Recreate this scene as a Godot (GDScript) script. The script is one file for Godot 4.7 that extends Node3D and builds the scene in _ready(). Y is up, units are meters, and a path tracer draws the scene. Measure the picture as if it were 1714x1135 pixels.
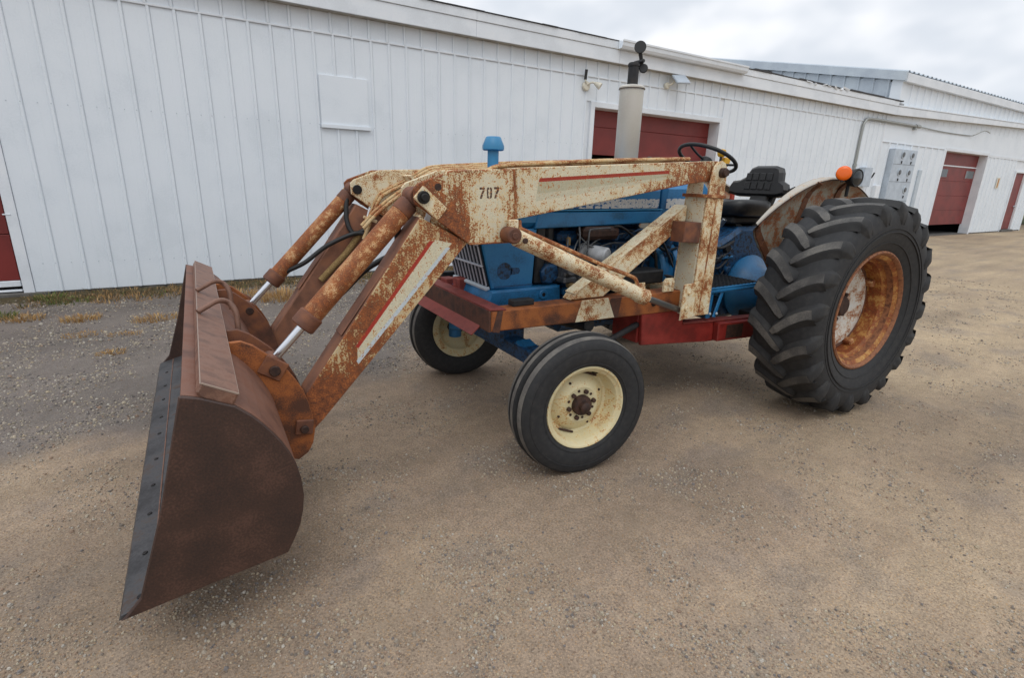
extends Node3D
# A weathered blue farm tractor with a rusty front loader, parked on a gravel yard before a white metal shed.

var M := {}
var rng := RandomNumberGenerator.new()
var uv_rect := Rect2(0, 0, 1, 1)
var tractor: Node3D
var shed: Node3D
const AXIS := Vector3(2.6, 0, -3.0)      # the tractor's base: its parts are given with x as in the world and z from its middle line


func _ready() -> void:
	rng.seed = 7
	make_camera_and_light()
	make_materials()
	make_ground()
	make_shed()
	make_tall_shed()
	make_wall_fittings()
	make_tractor()
	make_growth()
	make_far_things()
	make_stones()


func make_camera_and_light() -> void:
	var cam := Camera3D.new()
	cam.name = "camera"
	cam.fov = 65.46
	cam.near = 0.05
	cam.far = 1500.0
	var right := Vector3(0.86496884, 0.02882348, 0.50099711)
	var up := Vector3(0.12106668, 0.95687449, -0.26407209)
	var fwd := Vector3(0.48700283, -0.28906818, -0.82417706)
	cam.transform = Transform3D(Basis(right, up, -fwd), Vector3(0, 1.55, 0))
	add_child(cam)
	cam.current = true
	var sky_mat := PanoramaSkyMaterial.new()
	sky_mat.panorama = overcast()
	var sky := Sky.new()
	sky.sky_material = sky_mat
	var env := Environment.new()
	env.background_mode = Environment.BG_SKY
	env.sky = sky
	env.background_energy_multiplier = 1.0
	env.tonemap_mode = Environment.TONE_MAPPER_LINEAR
	env.tonemap_exposure = 1.06
	env.sdfgi_enabled = true
	env.ssao_enabled = true
	env.ssil_enabled = true
	var we := WorldEnvironment.new()
	we.name = "world_environment"
	we.environment = env
	add_child(we)
	var sun := DirectionalLight3D.new()
	sun.name = "sun"
	sun.light_energy = 0.22
	sun.light_angular_distance = 30.0
	sun.light_color = Color(1.0, 0.985, 0.96)
	sun.shadow_enabled = true
	add_child(sun)
	sun.look_at_from_position(Vector3(-4, 11, 6), Vector3.ZERO)


func overcast() -> ImageTexture:
	var w := 1024
	var h := 512
	var n := FastNoiseLite.new()
	n.noise_type = FastNoiseLite.TYPE_SIMPLEX_SMOOTH
	n.seed = 21
	n.frequency = 1.6
	n.fractal_octaves = 6
	n.fractal_gain = 0.52
	var n2 := FastNoiseLite.new()
	n2.noise_type = FastNoiseLite.TYPE_SIMPLEX_SMOOTH
	n2.seed = 5
	n2.frequency = 0.8
	n2.fractal_octaves = 3
	var data := PackedFloat32Array()
	data.resize(w * h * 3)
	var k := 0
	for j in h:
		var el := (0.5 - (j + 0.5) / h) * PI
		var y := sin(el)
		var c := cos(el)
		for i in w:
			var az := (i + 0.5) / w * TAU
			if y < -0.02:
				data[k] = 0.13; data[k + 1] = 0.115; data[k + 2] = 0.1
				k += 3
				continue
			# clouds lie on a layer overhead, so they flatten towards the horizon
			var s := 1.0 / (maxf(y, 0.0) + 0.22)
			var px := c * cos(az) * s
			var pz := c * sin(az) * s
			var v := n.get_noise_3d(px, pz * 1.2, y) + 0.35 * n2.get_noise_3d(px, pz, 3.0)
			var t := smoothstep(-0.42, 0.42, v)
			var bright := lerpf(0.82, 1.05, t) * (0.93 + 0.5 * smoothstep(0.3, 1.0, y))
			data[k] = bright * lerpf(0.92, 0.985, t)
			data[k + 1] = bright * lerpf(0.985, 1.0, t)
			data[k + 2] = bright * lerpf(1.08, 1.035, t)
			k += 3
	return ImageTexture.create_from_image(Image.create_from_data(w, h, false, Image.FORMAT_RGBF, data.to_byte_array()))


# ---------------------------------------------------------------- nodes

func put(called: String, mesh: Mesh, mat: Material, parent: Node = self, at := Vector3.ZERO) -> MeshInstance3D:
	var o := MeshInstance3D.new()
	o.name = called
	o.mesh = mesh
	o.position = at
	o.cast_shadow = GeometryInstance3D.SHADOW_CASTING_SETTING_ON
	if mat:
		for i in mesh.get_surface_count():
			o.set_surface_override_material(i, mat)
	parent.add_child(o, true)
	return o


func thing(called: String, label: String, category: String, at := Vector3.ZERO, group := "") -> Node3D:
	var o := Node3D.new()
	o.name = called
	o.position = at
	add_child(o, true)
	tag(o, label, category, group)
	return o


func tag(o: Node3D, label: String, category: String, group := "") -> Node3D:
	o.set_meta("label", label)
	o.set_meta("category", category)
	if group:
		o.set_meta("group", group)
	return o


func node(called: String, parent: Node, at := Vector3.ZERO) -> Node3D:
	var o := Node3D.new()
	o.name = called
	o.position = at
	parent.add_child(o, true)
	return o


# ---------------------------------------------------------------- shapes (all gathered in a SurfaceTool)

func st_new() -> SurfaceTool:
	var st := SurfaceTool.new()
	st.begin(Mesh.PRIMITIVE_TRIANGLES)
	return st


func done(st: SurfaceTool) -> ArrayMesh:
	st.generate_normals()
	return st.commit()


func vert(st: SurfaceTool, p: Vector3) -> void:
	st.set_uv(Vector2((p.x - uv_rect.position.x) / uv_rect.size.x, 1.0 - (p.y - uv_rect.position.y) / uv_rect.size.y))
	st.add_vertex(p)


func tri_n(st: SurfaceTool, a: Vector3, b: Vector3, c: Vector3, n: Vector3) -> void:
	if (b - a).cross(c - a).dot(n) > 0.0:
		vert(st, a); vert(st, c); vert(st, b)
	else:
		vert(st, a); vert(st, b); vert(st, c)


func quad_n(st: SurfaceTool, a: Vector3, b: Vector3, c: Vector3, d: Vector3, n: Vector3) -> void:
	tri_n(st, a, b, c, n)
	tri_n(st, a, c, d, n)


func cbox(st: SurfaceTool, xf: Transform3D, size: Vector3, bevel := 0.004) -> void:
	st.set_smooth_group(-1)
	var h := size / 2.0
	var b := minf(bevel, minf(h.x, minf(h.y, h.z)) * 0.9)
	var p := {}
	for ax in 3:
		for s in [-1, 1]:
			for u in [-1, 1]:
				for v in [-1, 1]:
					var q := Vector3.ZERO
					q[ax] = s * h[ax]
					q[(ax + 1) % 3] = u * (h[(ax + 1) % 3] - b)
					q[(ax + 2) % 3] = v * (h[(ax + 2) % 3] - b)
					var key := [0, 0, 0]
					key[ax] = s; key[(ax + 1) % 3] = u; key[(ax + 2) % 3] = v
					p[[ax, key[0], key[1], key[2]]] = xf * q
	for ax in 3:
		var i := (ax + 1) % 3
		var j := (ax + 2) % 3
		for s in [-1, 1]:
			var n := Vector3.ZERO
			n[ax] = s
			var c := []
			for uv in [[-1, -1], [1, -1], [1, 1], [-1, 1]]:
				var key := [0, 0, 0]
				key[ax] = s; key[i] = uv[0]; key[j] = uv[1]
				c.append(p[[ax, key[0], key[1], key[2]]])
			quad_n(st, c[0], c[1], c[2], c[3], xf.basis * n)
	for ax in 3:                     # edges run along ax
		var i := (ax + 1) % 3
		var j := (ax + 2) % 3
		for u in [-1, 1]:
			for v in [-1, 1]:
				var n := Vector3.ZERO
				n[i] = u; n[j] = v
				var k0 := [0, 0, 0]
				k0[ax] = -1; k0[i] = u; k0[j] = v
				var k1 := [0, 0, 0]
				k1[ax] = 1; k1[i] = u; k1[j] = v
				quad_n(st, p[[i, k0[0], k0[1], k0[2]]], p[[i, k1[0], k1[1], k1[2]]], p[[j, k1[0], k1[1], k1[2]]], p[[j, k0[0], k0[1], k0[2]]], xf.basis * n)
	for x in [-1, 1]:
		for y in [-1, 1]:
			for z in [-1, 1]:
				tri_n(st, p[[0, x, y, z]], p[[1, x, y, z]], p[[2, x, y, z]], xf.basis * Vector3(x, y, z))


func box3(st: SurfaceTool, x0: float, x1: float, y0: float, y1: float, z0: float, z1: float, bevel := 0.004) -> void:
	cbox(st, Transform3D(Basis(), Vector3((x0 + x1) / 2, (y0 + y1) / 2, (z0 + z1) / 2)), Vector3(absf(x1 - x0), absf(y1 - y0), absf(z1 - z0)), bevel)


func along(a: Vector3, b: Vector3, up := Vector3(0, 0, 1)) -> Transform3D:
	# z runs from a to b, origin at a
	var z := (b - a).normalized()
	if absf(z.dot(up)) > 0.98:
		up = Vector3(1, 0, 0)
	var x := up.cross(z).normalized()
	return Transform3D(Basis(x, z.cross(x), z), a)


func bar(st: SurfaceTool, a: Vector3, b: Vector3, wide: float, high: float, up := Vector3(0, 0, 1), bevel := 0.004) -> void:
	# high is measured along up, wide across it
	var t := along(a, b, up)
	t.origin = (a + b) / 2.0
	cbox(st, t, Vector3(wide, high, a.distance_to(b)), bevel)


func prism(st: SurfaceTool, poly: PackedVector2Array, z0: float, z1: float, bevel := 0.003, xf := Transform3D()) -> void:
	st.set_smooth_group(-1)
	if z0 > z1:
		var t := z0
		z0 = z1
		z1 = t
	var area := 0.0
	var n := poly.size()
	for i in n:
		area += poly[i].cross(poly[(i + 1) % n])
	if area < 0.0:
		poly = poly.duplicate()
		poly.reverse()
	bevel = minf(bevel, (z1 - z0) * 0.45)
	var inner := PackedVector2Array()
	for i in n:
		var e0 := (poly[i] - poly[(i + n - 1) % n]).normalized()
		var e1 := (poly[(i + 1) % n] - poly[i]).normalized()
		var m0 := Vector2(-e0.y, e0.x)
		var m1 := Vector2(-e1.y, e1.x)
		var m := (m0 + m1).normalized()
		inner.append(poly[i] + m * bevel / maxf(m.dot(m0), 0.35))
	var tri := Geometry2D.triangulate_polygon(inner)
	for side in [1, -1]:
		var zf := z1 if side > 0 else z0
		var zb := z1 - bevel if side > 0 else z0 + bevel
		var nn: Vector3 = xf.basis * Vector3(0, 0, side)
		for k in range(0, tri.size(), 3):
			tri_n(st, xf * v3(inner[tri[k]], zf), xf * v3(inner[tri[k + 1]], zf), xf * v3(inner[tri[k + 2]], zf), nn)
		for i in n:
			var j := (i + 1) % n
			var e := poly[j] - poly[i]
			quad_n(st, xf * v3(inner[i], zf), xf * v3(inner[j], zf), xf * v3(poly[j], zb), xf * v3(poly[i], zb), xf.basis * (Vector3(e.y, -e.x, 0).normalized() + Vector3(0, 0, side)))
	for i in n:
		var j := (i + 1) % n
		var e := poly[j] - poly[i]
		quad_n(st, xf * v3(poly[i], z0 + bevel), xf * v3(poly[j], z0 + bevel), xf * v3(poly[j], z1 - bevel), xf * v3(poly[i], z1 - bevel), xf.basis * Vector3(e.y, -e.x, 0))


func v3(p: Vector2, z: float) -> Vector3:
	return Vector3(p.x, p.y, z)


func lathe(st: SurfaceTool, prof: Array, n := 32, xf := Transform3D(), sharp := 38.0) -> void:
	# prof: (radius, height along z); the outside lies to the right of the way it runs in (z, r)
	var group := 1
	for k in prof.size() - 1:
		var a: Vector2 = prof[k]
		var b: Vector2 = prof[k + 1]
		if k > 0:
			var d0: Vector2 = (a - prof[k - 1]).normalized()
			var d1: Vector2 = (b - a).normalized()
			if rad_to_deg(absf(d0.angle_to(d1))) > sharp:
				group += 1
		st.set_smooth_group(group)
		var out := Vector2(b.y - a.y, -(b.x - a.x))
		for i in n:
			var t0 := TAU * i / n
			var t1 := TAU * (i + 1) / n
			var tm := (t0 + t1) / 2.0
			var nn := xf.basis * Vector3(out.x * cos(tm), out.x * sin(tm), out.y)
			var p00 := xf * Vector3(a.x * cos(t0), a.x * sin(t0), a.y)
			var p01 := xf * Vector3(a.x * cos(t1), a.x * sin(t1), a.y)
			var p10 := xf * Vector3(b.x * cos(t0), b.x * sin(t0), b.y)
			var p11 := xf * Vector3(b.x * cos(t1), b.x * sin(t1), b.y)
			if a.x > 1e-5:
				tri_n(st, p00, p01, p11 if b.x > 1e-5 else p10, nn)
			if b.x > 1e-5:
				tri_n(st, p00, p11, p10, nn)


func rod(st: SurfaceTool, a: Vector3, b: Vector3, r: float, n := 20, bevel := 0.003, r1 := -1.0) -> void:
	var len := a.distance_to(b)
	var e := r if r1 < 0.0 else r1
	lathe(st, [Vector2(0, 0), Vector2(r - bevel, 0), Vector2(r, bevel), Vector2(e, len - bevel), Vector2(e - bevel, len), Vector2(0, len)], n, along(a, b))


func smooth_path(pts: Array, steps := 6) -> PackedVector3Array:
	var out := PackedVector3Array()
	for i in pts.size() - 1:
		var p0: Vector3 = pts[maxi(i - 1, 0)]
		var p1: Vector3 = pts[i]
		var p2: Vector3 = pts[i + 1]
		var p3: Vector3 = pts[mini(i + 2, pts.size() - 1)]
		for k in steps:
			out.append(p1.cubic_interpolate(p2, p0, p3, float(k) / steps))
	out.append(pts[pts.size() - 1])
	return out


func tube(st: SurfaceTool, path: PackedVector3Array, r: float, n := 8, closed := false) -> void:
	var m := path.size()
	var rings := []
	var side := Vector3.ZERO
	for i in m:
		var a := path[(i + m - 1) % m] if closed else path[maxi(i - 1, 0)]
		var b := path[(i + 1) % m] if closed else path[mini(i + 1, m - 1)]
		var d := (b - a).normalized()
		if side == Vector3.ZERO:
			side = d.cross(Vector3(0, 1, 0) if absf(d.y) < 0.9 else Vector3(1, 0, 0)).normalized()
		side = (side - d * side.dot(d)).normalized()
		var other := d.cross(side)
		var ring := []
		for k in n:
			var t := TAU * k / n
			ring.append(path[i] + (side * cos(t) + other * sin(t)) * r)
		rings.append(ring)
	st.set_smooth_group(1)
	for i in (m if closed else m - 1):
		var i2 := (i + 1) % m
		var mid := (path[i] + path[i2]) / 2.0
		for k in n:
			var k2 := (k + 1) % n
			var c: Vector3 = (rings[i][k] + rings[i][k2] + rings[i2][k] + rings[i2][k2]) / 4.0
			quad_n(st, rings[i][k], rings[i][k2], rings[i2][k2], rings[i2][k], c - mid)
	if not closed:
		st.set_smooth_group(-1)
		for e in [0, m - 1]:
			var d := path[0] - path[1] if e == 0 else path[m - 1] - path[m - 2]
			for k in n:
				tri_n(st, path[e], rings[e][k], rings[e][(k + 1) % n], d)


func bolt(st: SurfaceTool, at: Vector3, dir: Vector3, r := 0.012, high := 0.01) -> void:
	rod(st, at, at + dir.normalized() * high, r, 6, 0.002)


# ---------------------------------------------------------------- materials

func nz(sd: int, freq: float, oct: int, size: int, type := FastNoiseLite.TYPE_SIMPLEX_SMOOTH) -> PackedByteArray:
	var n := FastNoiseLite.new()
	n.seed = sd
	n.frequency = freq
	n.noise_type = type
	n.fractal_octaves = oct
	n.fractal_gain = 0.55
	return n.get_seamless_image(size, size).get_data()


func mix_seen(l: PackedByteArray, m: PackedByteArray, f: PackedByteArray, a: float, b: float, c: float) -> PackedFloat32Array:
	var v := PackedFloat32Array()
	v.resize(l.size())
	for i in l.size():
		v[i] = (l[i] * a + m[i] * b + f[i] * c) / 255.0
	return v


func quantile(v: PackedFloat32Array, share: float) -> float:
	# the value that the given share of the numbers lies above
	var bins := PackedInt32Array()
	bins.resize(256)
	for x in v:
		bins[clampi(int(x * 255.0), 0, 255)] += 1
	var left := int(v.size() * share)
	for i in range(255, -1, -1):
		left -= bins[i]
		if left <= 0:
			return i / 255.0
	return 0.0


func tri_mat(img: Image, bump: Image, meters: float, rough: float, bump_cm := 0.1, metal := 0.0) -> StandardMaterial3D:
	var m := StandardMaterial3D.new()
	m.albedo_texture = ImageTexture.create_from_image(img)
	m.roughness = rough
	m.metallic = metal
	m.uv1_triplanar = true
	m.uv1_world_triplanar = true
	m.uv1_triplanar_sharpness = 4.0
	m.uv1_scale = Vector3.ONE / meters
	if bump:
		m.heightmap_enabled = true
		m.heightmap_texture = ImageTexture.create_from_image(bump)
		m.heightmap_scale = bump_cm
	return m


const RUST_DARK := Color(0.27, 0.155, 0.11)
const RUST_MID := Color(0.5, 0.28, 0.145)
const RUST_ORANGE := Color(0.74, 0.44, 0.21)
const STAIN := Color(0.74, 0.6, 0.38)


func rust_at(f: float, l: float) -> Color:
	var t := clampf(f * 0.75 + l * 0.55 - 0.18, 0.0, 1.0)
	return RUST_DARK.lerp(RUST_MID, t * 2.0) if t < 0.5 else RUST_MID.lerp(RUST_ORANGE, t * 2.0 - 1.0)


func rusty(paint: Color, share: float, sd: int, meters := 0.7, rough := 0.7, stain := 0.45, spots := 0.06, size := 512) -> StandardMaterial3D:
	var l := nz(sd, 0.006, 4, size)
	var m := nz(sd + 1, 0.03, 4, size)
	var f := nz(sd + 2, 0.16, 3, size)
	var v := mix_seen(l, m, f, 0.34, 0.26, 0.4)
	var th := quantile(v, share)
	var sp := quantile(mix_seen(f, m, l, 0.7, 0.3, 0.0), spots)
	var rgb := PackedByteArray()
	rgb.resize(size * size * 3)
	var hi := PackedByteArray()
	hi.resize(size * size)
	for i in size * size:
		var ff := f[i] / 255.0
		var mm := m[i] / 255.0
		var ll := l[i] / 255.0
		var r := smoothstep(th - 0.012, th + 0.014, v[i])
		var s := smoothstep(th - 0.16, th + 0.01, v[i]) * stain
		if ff * 0.7 + mm * 0.3 > sp:
			r = maxf(r, 0.85)
		var c := paint * (0.93 + 0.12 * (ff * 0.5 + mm * 0.5))
		c = c.lerp(STAIN * paint * 1.25, s)
		c = c.lerp(rust_at(ff, mm), r)
		rgb[i * 3] = clampi(int(c.r * 255.0), 0, 255)
		rgb[i * 3 + 1] = clampi(int(c.g * 255.0), 0, 255)
		rgb[i * 3 + 2] = clampi(int(c.b * 255.0), 0, 255)
		hi[i] = int(lerpf(205.0, 90.0 + 110.0 * ff, r))
	return tri_mat(Image.create_from_data(size, size, false, Image.FORMAT_RGB8, rgb), Image.create_from_data(size, size, false, Image.FORMAT_L8, hi), meters, rough, 0.08)


func worn(cols: Array, sd: int, meters: float, rough: float, bump_cm := 0.06, freq := 0.012, size := 512, metal := 0.0, grain := 0.3) -> StandardMaterial3D:
	# cols: colours from low to high of a cloudy pattern with fine grain
	var l := nz(sd, freq, 5, size)
	var f := nz(sd + 1, 0.22, 3, size)
	var v := mix_seen(l, f, f, 1.0 - grain, grain, 0.0)
	var lo := quantile(v, 0.97)
	var hi := quantile(v, 0.03)
	var rgb := PackedByteArray()
	rgb.resize(size * size * 3)
	for i in size * size:
		var t := clampf((v[i] - lo) / (hi - lo), 0.0, 0.999) * (cols.size() - 1)
		var k := int(t)
		var c: Color = (cols[k] as Color).lerp(cols[k + 1], t - k)
		rgb[i * 3] = clampi(int(c.r * 255.0), 0, 255)
		rgb[i * 3 + 1] = clampi(int(c.g * 255.0), 0, 255)
		rgb[i * 3 + 2] = clampi(int(c.b * 255.0), 0, 255)
	var bump: Image = null
	if bump_cm > 0.0:
		bump = Image.create_from_data(size, size, false, Image.FORMAT_L8, f)
		if not M.has("grain_%d" % size):
			M["grain_%d" % size] = ImageTexture.create_from_image(bump)
		bump = null
	var made := tri_mat(Image.create_from_data(size, size, false, Image.FORMAT_RGB8, rgb), bump, meters, rough, bump_cm, metal)
	if bump_cm > 0.0:
		made.heightmap_enabled = true
		made.heightmap_texture = M["grain_%d" % size]
		made.heightmap_scale = bump_cm
	return made


func plain(c: Color, rough := 0.6, metal := 0.0) -> StandardMaterial3D:
	var m := StandardMaterial3D.new()
	m.albedo_color = c
	m.roughness = rough
	m.metallic = metal
	return m


func plate_mat(rect: Rect2, w: int, h: int, paint: Color, share: float, sd: int, blobs: Array, layers: Array, stencil: Array = [], rim := PackedVector2Array(), wet := 0.3) -> StandardMaterial3D:
	# a painted plate seen flat: rust noise with blobs [x, y, radius, amount] of more (or less) rust, painted polygons [points, colour, rust bias], stencilled polygons
	var n0 := FastNoiseLite.new()
	n0.seed = sd
	n0.frequency = 4.0
	n0.fractal_octaves = 4
	var n1 := FastNoiseLite.new()
	n1.seed = sd + 1
	n1.frequency = 22.0
	n1.fractal_octaves = 4
	n1.fractal_gain = 0.6
	var n2 := FastNoiseLite.new()
	n2.seed = sd + 2
	n2.frequency = 95.0
	n2.fractal_octaves = 3
	var n3 := FastNoiseLite.new()
	n3.seed = sd + 3
	n3.frequency = 1.0
	n3.fractal_octaves = 3
	var total := w * h
	var base := PackedByteArray()
	base.resize(total)
	for li in layers.size():
		stamp(base, rect, w, h, layers[li][0], li + 1)
	for pz in stencil:
		stamp(base, rect, w, h, pz, 200)
	var rgb := PackedByteArray()
	rgb.resize(total * 3)
	var hi := PackedByteArray()
	hi.resize(total)
	var th := 0.36 - share * 0.72
	for j in h:
		var y := rect.position.y + rect.size.y * (1.0 - (j + 0.5) / h)
		for i in w:
			var x := rect.position.x + rect.size.x * (i + 0.5) / w
			var a := n0.get_noise_2d(x, y)
			var b := n1.get_noise_2d(x, y)
			var g := n2.get_noise_2d(x, y)
			var run := n3.get_noise_2d(x * 55.0, y * 4.5)
			var v := a * 0.36 + b * 0.34 + g * 0.4 + run * 0.16
			if rim.size() > 0 and v > -0.34:
				# rust creeps in from the edges of the plate
				var here := Vector2(x, y)
				var near := 1.0
				for e in rim.size():
					near = minf(near, Geometry2D.get_closest_point_to_segment(here, rim[e], rim[(e + 1) % rim.size()]).distance_squared_to(here))
				v += wet * exp(-sqrt(near) / 0.014)
			for q in blobs:
				var d = Vector2(x - q[0], y - q[1]).length_squared() / (q[2] * q[2])
				if d < 6.0:
					v += q[3] * exp(-d)
			var c := paint
			var id := base[j * w + i]
			if id > 0 and id < 200:
				c = layers[id - 1][1]
				v += layers[id - 1][2]
			c = c * (0.95 + 0.1 * g + 0.06 * b)
			var r := smoothstep(th - 0.02, th + 0.025, v)
			var s := smoothstep(th - 0.3, th, v) * 0.5
			if b * 0.8 + g > 0.5:
				r = maxf(r, 0.85)
			c = c.lerp(STAIN * c * 1.25, s)
			c = c.lerp(rust_at(g * 0.5 + 0.5, b * 0.7 + 0.5), r)
			if id == 200 and b * 0.5 + g < 0.42:
				c = c.lerp(Color(0.22, 0.13, 0.1), 0.9)
			var o := (j * w + i) * 3
			rgb[o] = clampi(int(c.r * 255.0), 0, 255)
			rgb[o + 1] = clampi(int(c.g * 255.0), 0, 255)
			rgb[o + 2] = clampi(int(c.b * 255.0), 0, 255)
			hi[j * w + i] = int(lerpf(205.0, 130.0 + 60.0 * g, r))
	var m := StandardMaterial3D.new()
	m.albedo_texture = ImageTexture.create_from_image(Image.create_from_data(w, h, false, Image.FORMAT_RGB8, rgb))
	m.heightmap_enabled = true
	m.heightmap_texture = ImageTexture.create_from_image(Image.create_from_data(w, h, false, Image.FORMAT_L8, hi))
	m.heightmap_scale = 0.08
	m.roughness = 0.68
	m.texture_repeat = false
	return m


func stamp(base: PackedByteArray, rect: Rect2, w: int, h: int, poly: PackedVector2Array, id: int) -> void:
	var lo := poly[0]
	var hi := poly[0]
	for p in poly:
		lo = lo.min(p)
		hi = hi.max(p)
	var i0 := clampi(int((lo.x - rect.position.x) / rect.size.x * w), 0, w - 1)
	var i1 := clampi(int((hi.x - rect.position.x) / rect.size.x * w) + 1, 0, w - 1)
	var j0 := clampi(int((1.0 - (hi.y - rect.position.y) / rect.size.y) * h), 0, h - 1)
	var j1 := clampi(int((1.0 - (lo.y - rect.position.y) / rect.size.y) * h) + 1, 0, h - 1)
	for j in range(j0, j1 + 1):
		for i in range(i0, i1 + 1):
			var p := Vector2(rect.position.x + rect.size.x * (i + 0.5) / w, rect.position.y + rect.size.y * (1.0 - (j + 0.5) / h))
			if Geometry2D.is_point_in_polygon(p, poly):
				base[j * w + i] = id


func digits() -> Array:
	# 707 in stencil: each figure is cut by the bridges of its stencil
	var out := []
	var s7 := [[[0, 1], [.62, 1], [.62, .8], [0, .8]], [[.38, .76], [.64, .76], [.44, .4], [.18, .4]], [[.16, .36], [.42, .36], [.3, 0], [.04, 0]]]
	var s0 := [[[.0, .9], [.12, 1], [.27, 1], [.27, .82], [.2, .78], [.2, .22], [.27, .18], [.27, 0], [.12, 0], [0, .1]], [[.35, 1], [.5, 1], [.62, .9], [.62, .1], [.5, 0], [.35, 0], [.35, .18], [.42, .22], [.42, .78], [.35, .82]]]
	var x := 1.18
	for set_ in [s7, s0, s7]:
		for poly in set_:
			var pts := PackedVector2Array()
			for p in poly:
				pts.append(Vector2(x + p[0] * 0.045, 1.4585 + p[1] * 0.052 + (x - 1.18) * 0.03))
			out.append(pts)
		x += 0.039
	return out


func make_materials() -> void:
	var cream := Color(0.87, 0.835, 0.725)
	M.cream = rusty(cream, 0.1, 11)
	M.cream_worn = rusty(cream, 0.22, 31, 0.7, 0.7, 0.45, 0.09)
	M.cream_clean = rusty(Color(0.8, 0.775, 0.69), 0.05, 35, 0.7, 0.65, 0.5, 0.03, 256)
	M.cream_bad = rusty(cream, 0.36, 51, 0.6, 0.7, 0.6, 0.1)
	M.rust = rusty(Color(0.8, 0.67, 0.52), 0.78, 71, 0.5, 0.75, 0.6)
	M.rust_brown = worn([Color(0.31, 0.2, 0.155), Color(0.38, 0.24, 0.18), Color(0.44, 0.275, 0.195), Color(0.5, 0.31, 0.2)], 81, 0.6, 0.72, 0.08, 0.008)
	M.rail_rust = worn([Color(0.31, 0.185, 0.125), Color(0.44, 0.25, 0.135), Color(0.57, 0.325, 0.155), Color(0.63, 0.37, 0.17), Color(0.5, 0.28, 0.14)], 85, 0.9, 0.7, 0.08, 0.006)
	M.bucket_side = worn([Color(0.19, 0.132, 0.11), Color(0.225, 0.153, 0.125), Color(0.245, 0.165, 0.132), Color(0.31, 0.215, 0.175)], 91, 1.1, 0.55, 0.05, 0.009, 512, 0.0, 0.5)
	M.arm_brown = worn([Color(0.4, 0.275, 0.215), Color(0.47, 0.32, 0.25), Color(0.52, 0.355, 0.275), Color(0.56, 0.375, 0.27)], 93, 0.8, 0.7, 0.05, 0.008)
	M.bucket_top = worn([Color(0.36, 0.24, 0.195), Color(0.43, 0.29, 0.23), Color(0.47, 0.325, 0.26), Color(0.45, 0.28, 0.2)], 95, 0.9, 0.6, 0.03, 0.01)
	M.bucket_bar = worn([Color(0.38, 0.27, 0.22), Color(0.45, 0.325, 0.265), Color(0.5, 0.37, 0.305), Color(0.44, 0.3, 0.235)], 97, 0.8, 0.55, 0.03, 0.014)
	M.bare_edge = plain(Color(0.62, 0.55, 0.5), 0.45, 0.3)
	M.cutting = worn([Color(0.2, 0.2, 0.205), Color(0.25, 0.25, 0.257), Color(0.3, 0.3, 0.307), Color(0.3, 0.245, 0.215)], 99, 0.9, 0.55, 0.03, 0.012, 256, 0.2)
	M.blue = worn([Color(0.11, 0.34, 0.49), Color(0.13, 0.415, 0.61), Color(0.14, 0.44, 0.64), Color(0.165, 0.455, 0.645)], 105, 0.9, 0.42, 0.01, 0.01, 256)
	M.blue_cap = worn([Color(0.17, 0.46, 0.63), Color(0.22, 0.52, 0.68)], 107, 0.5, 0.45, 0.01, 0.01, 128)
	M.blue_oily = worn([Color(0.04, 0.06, 0.08), Color(0.07, 0.18, 0.28), Color(0.09, 0.28, 0.44), Color(0.1, 0.33, 0.52), Color(0.13, 0.14, 0.15)], 111, 0.35, 0.5, 0.05, 0.014)
	M.engine_dark = worn([Color(0.05, 0.055, 0.065), Color(0.1, 0.11, 0.125), Color(0.16, 0.14, 0.13)], 115, 0.3, 0.6, 0.05, 0.02, 256)
	M.red = worn([Color(0.42, 0.12, 0.1), Color(0.5, 0.14, 0.115), Color(0.55, 0.18, 0.15)], 121, 0.5, 0.5, 0.02, 0.012, 256)
	M.red_dull = worn([Color(0.4, 0.17, 0.15), Color(0.52, 0.24, 0.21), Color(0.46, 0.2, 0.17)], 125, 0.5, 0.65, 0.03, 0.012, 256)
	M.rubber = worn([Color(0.12, 0.123, 0.13), Color(0.134, 0.137, 0.144), Color(0.145, 0.147, 0.152), Color(0.175, 0.172, 0.17)], 131, 0.5, 0.72, 0.04, 0.02)
	M.lug = worn([Color(0.135, 0.136, 0.14), Color(0.158, 0.158, 0.16), Color(0.195, 0.192, 0.187)], 135, 0.6, 0.8, 0.04, 0.02, 256)
	M.tread_dust = worn([Color(0.23, 0.226, 0.222), Color(0.31, 0.302, 0.293), Color(0.41, 0.397, 0.375)], 139, 0.7, 0.85, 0.04, 0.012, 256)
	M.rib_dust = worn([Color(0.33, 0.32, 0.31), Color(0.44, 0.425, 0.4)], 140, 0.4, 0.9, 0.04, 0.02, 128)
	M.rim_cream = rusty(Color(0.82, 0.775, 0.62), 0.03, 141, 0.5, 0.5, 0.5, 0.01, 256)
	M.rim_rust = rusty(Color(0.76, 0.67, 0.46), 0.66, 145, 0.36, 0.65, 0.6, 0.08)
	M.rim_rust.albedo_color = Color(0.98, 0.88, 0.76)
	M.rim_flange = worn([Color(0.36, 0.22, 0.15), Color(0.5, 0.31, 0.2), Color(0.6, 0.4, 0.26), Color(0.44, 0.27, 0.17)], 147, 0.3, 0.7, 0.08, 0.02, 256)
	M.disc_white = rusty(Color(0.8, 0.8, 0.78), 0.27, 150, 0.3, 0.6, 0.3, 0.05)
	M.fender = rusty(Color(0.6, 0.59, 0.545), 0.42, 155, 0.45, 0.65, 0.3, 0.08)
	M.fender_top = rusty(Color(0.68, 0.655, 0.615), 0.03, 157, 0.55, 0.6, 0.3, 0.01, 256)
	M.channel = worn([Color(0.2, 0.14, 0.12), Color(0.27, 0.18, 0.145), Color(0.36, 0.22, 0.16), Color(0.25, 0.165, 0.135)], 177, 0.5, 0.7, 0.05, 0.012, 256)
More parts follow.
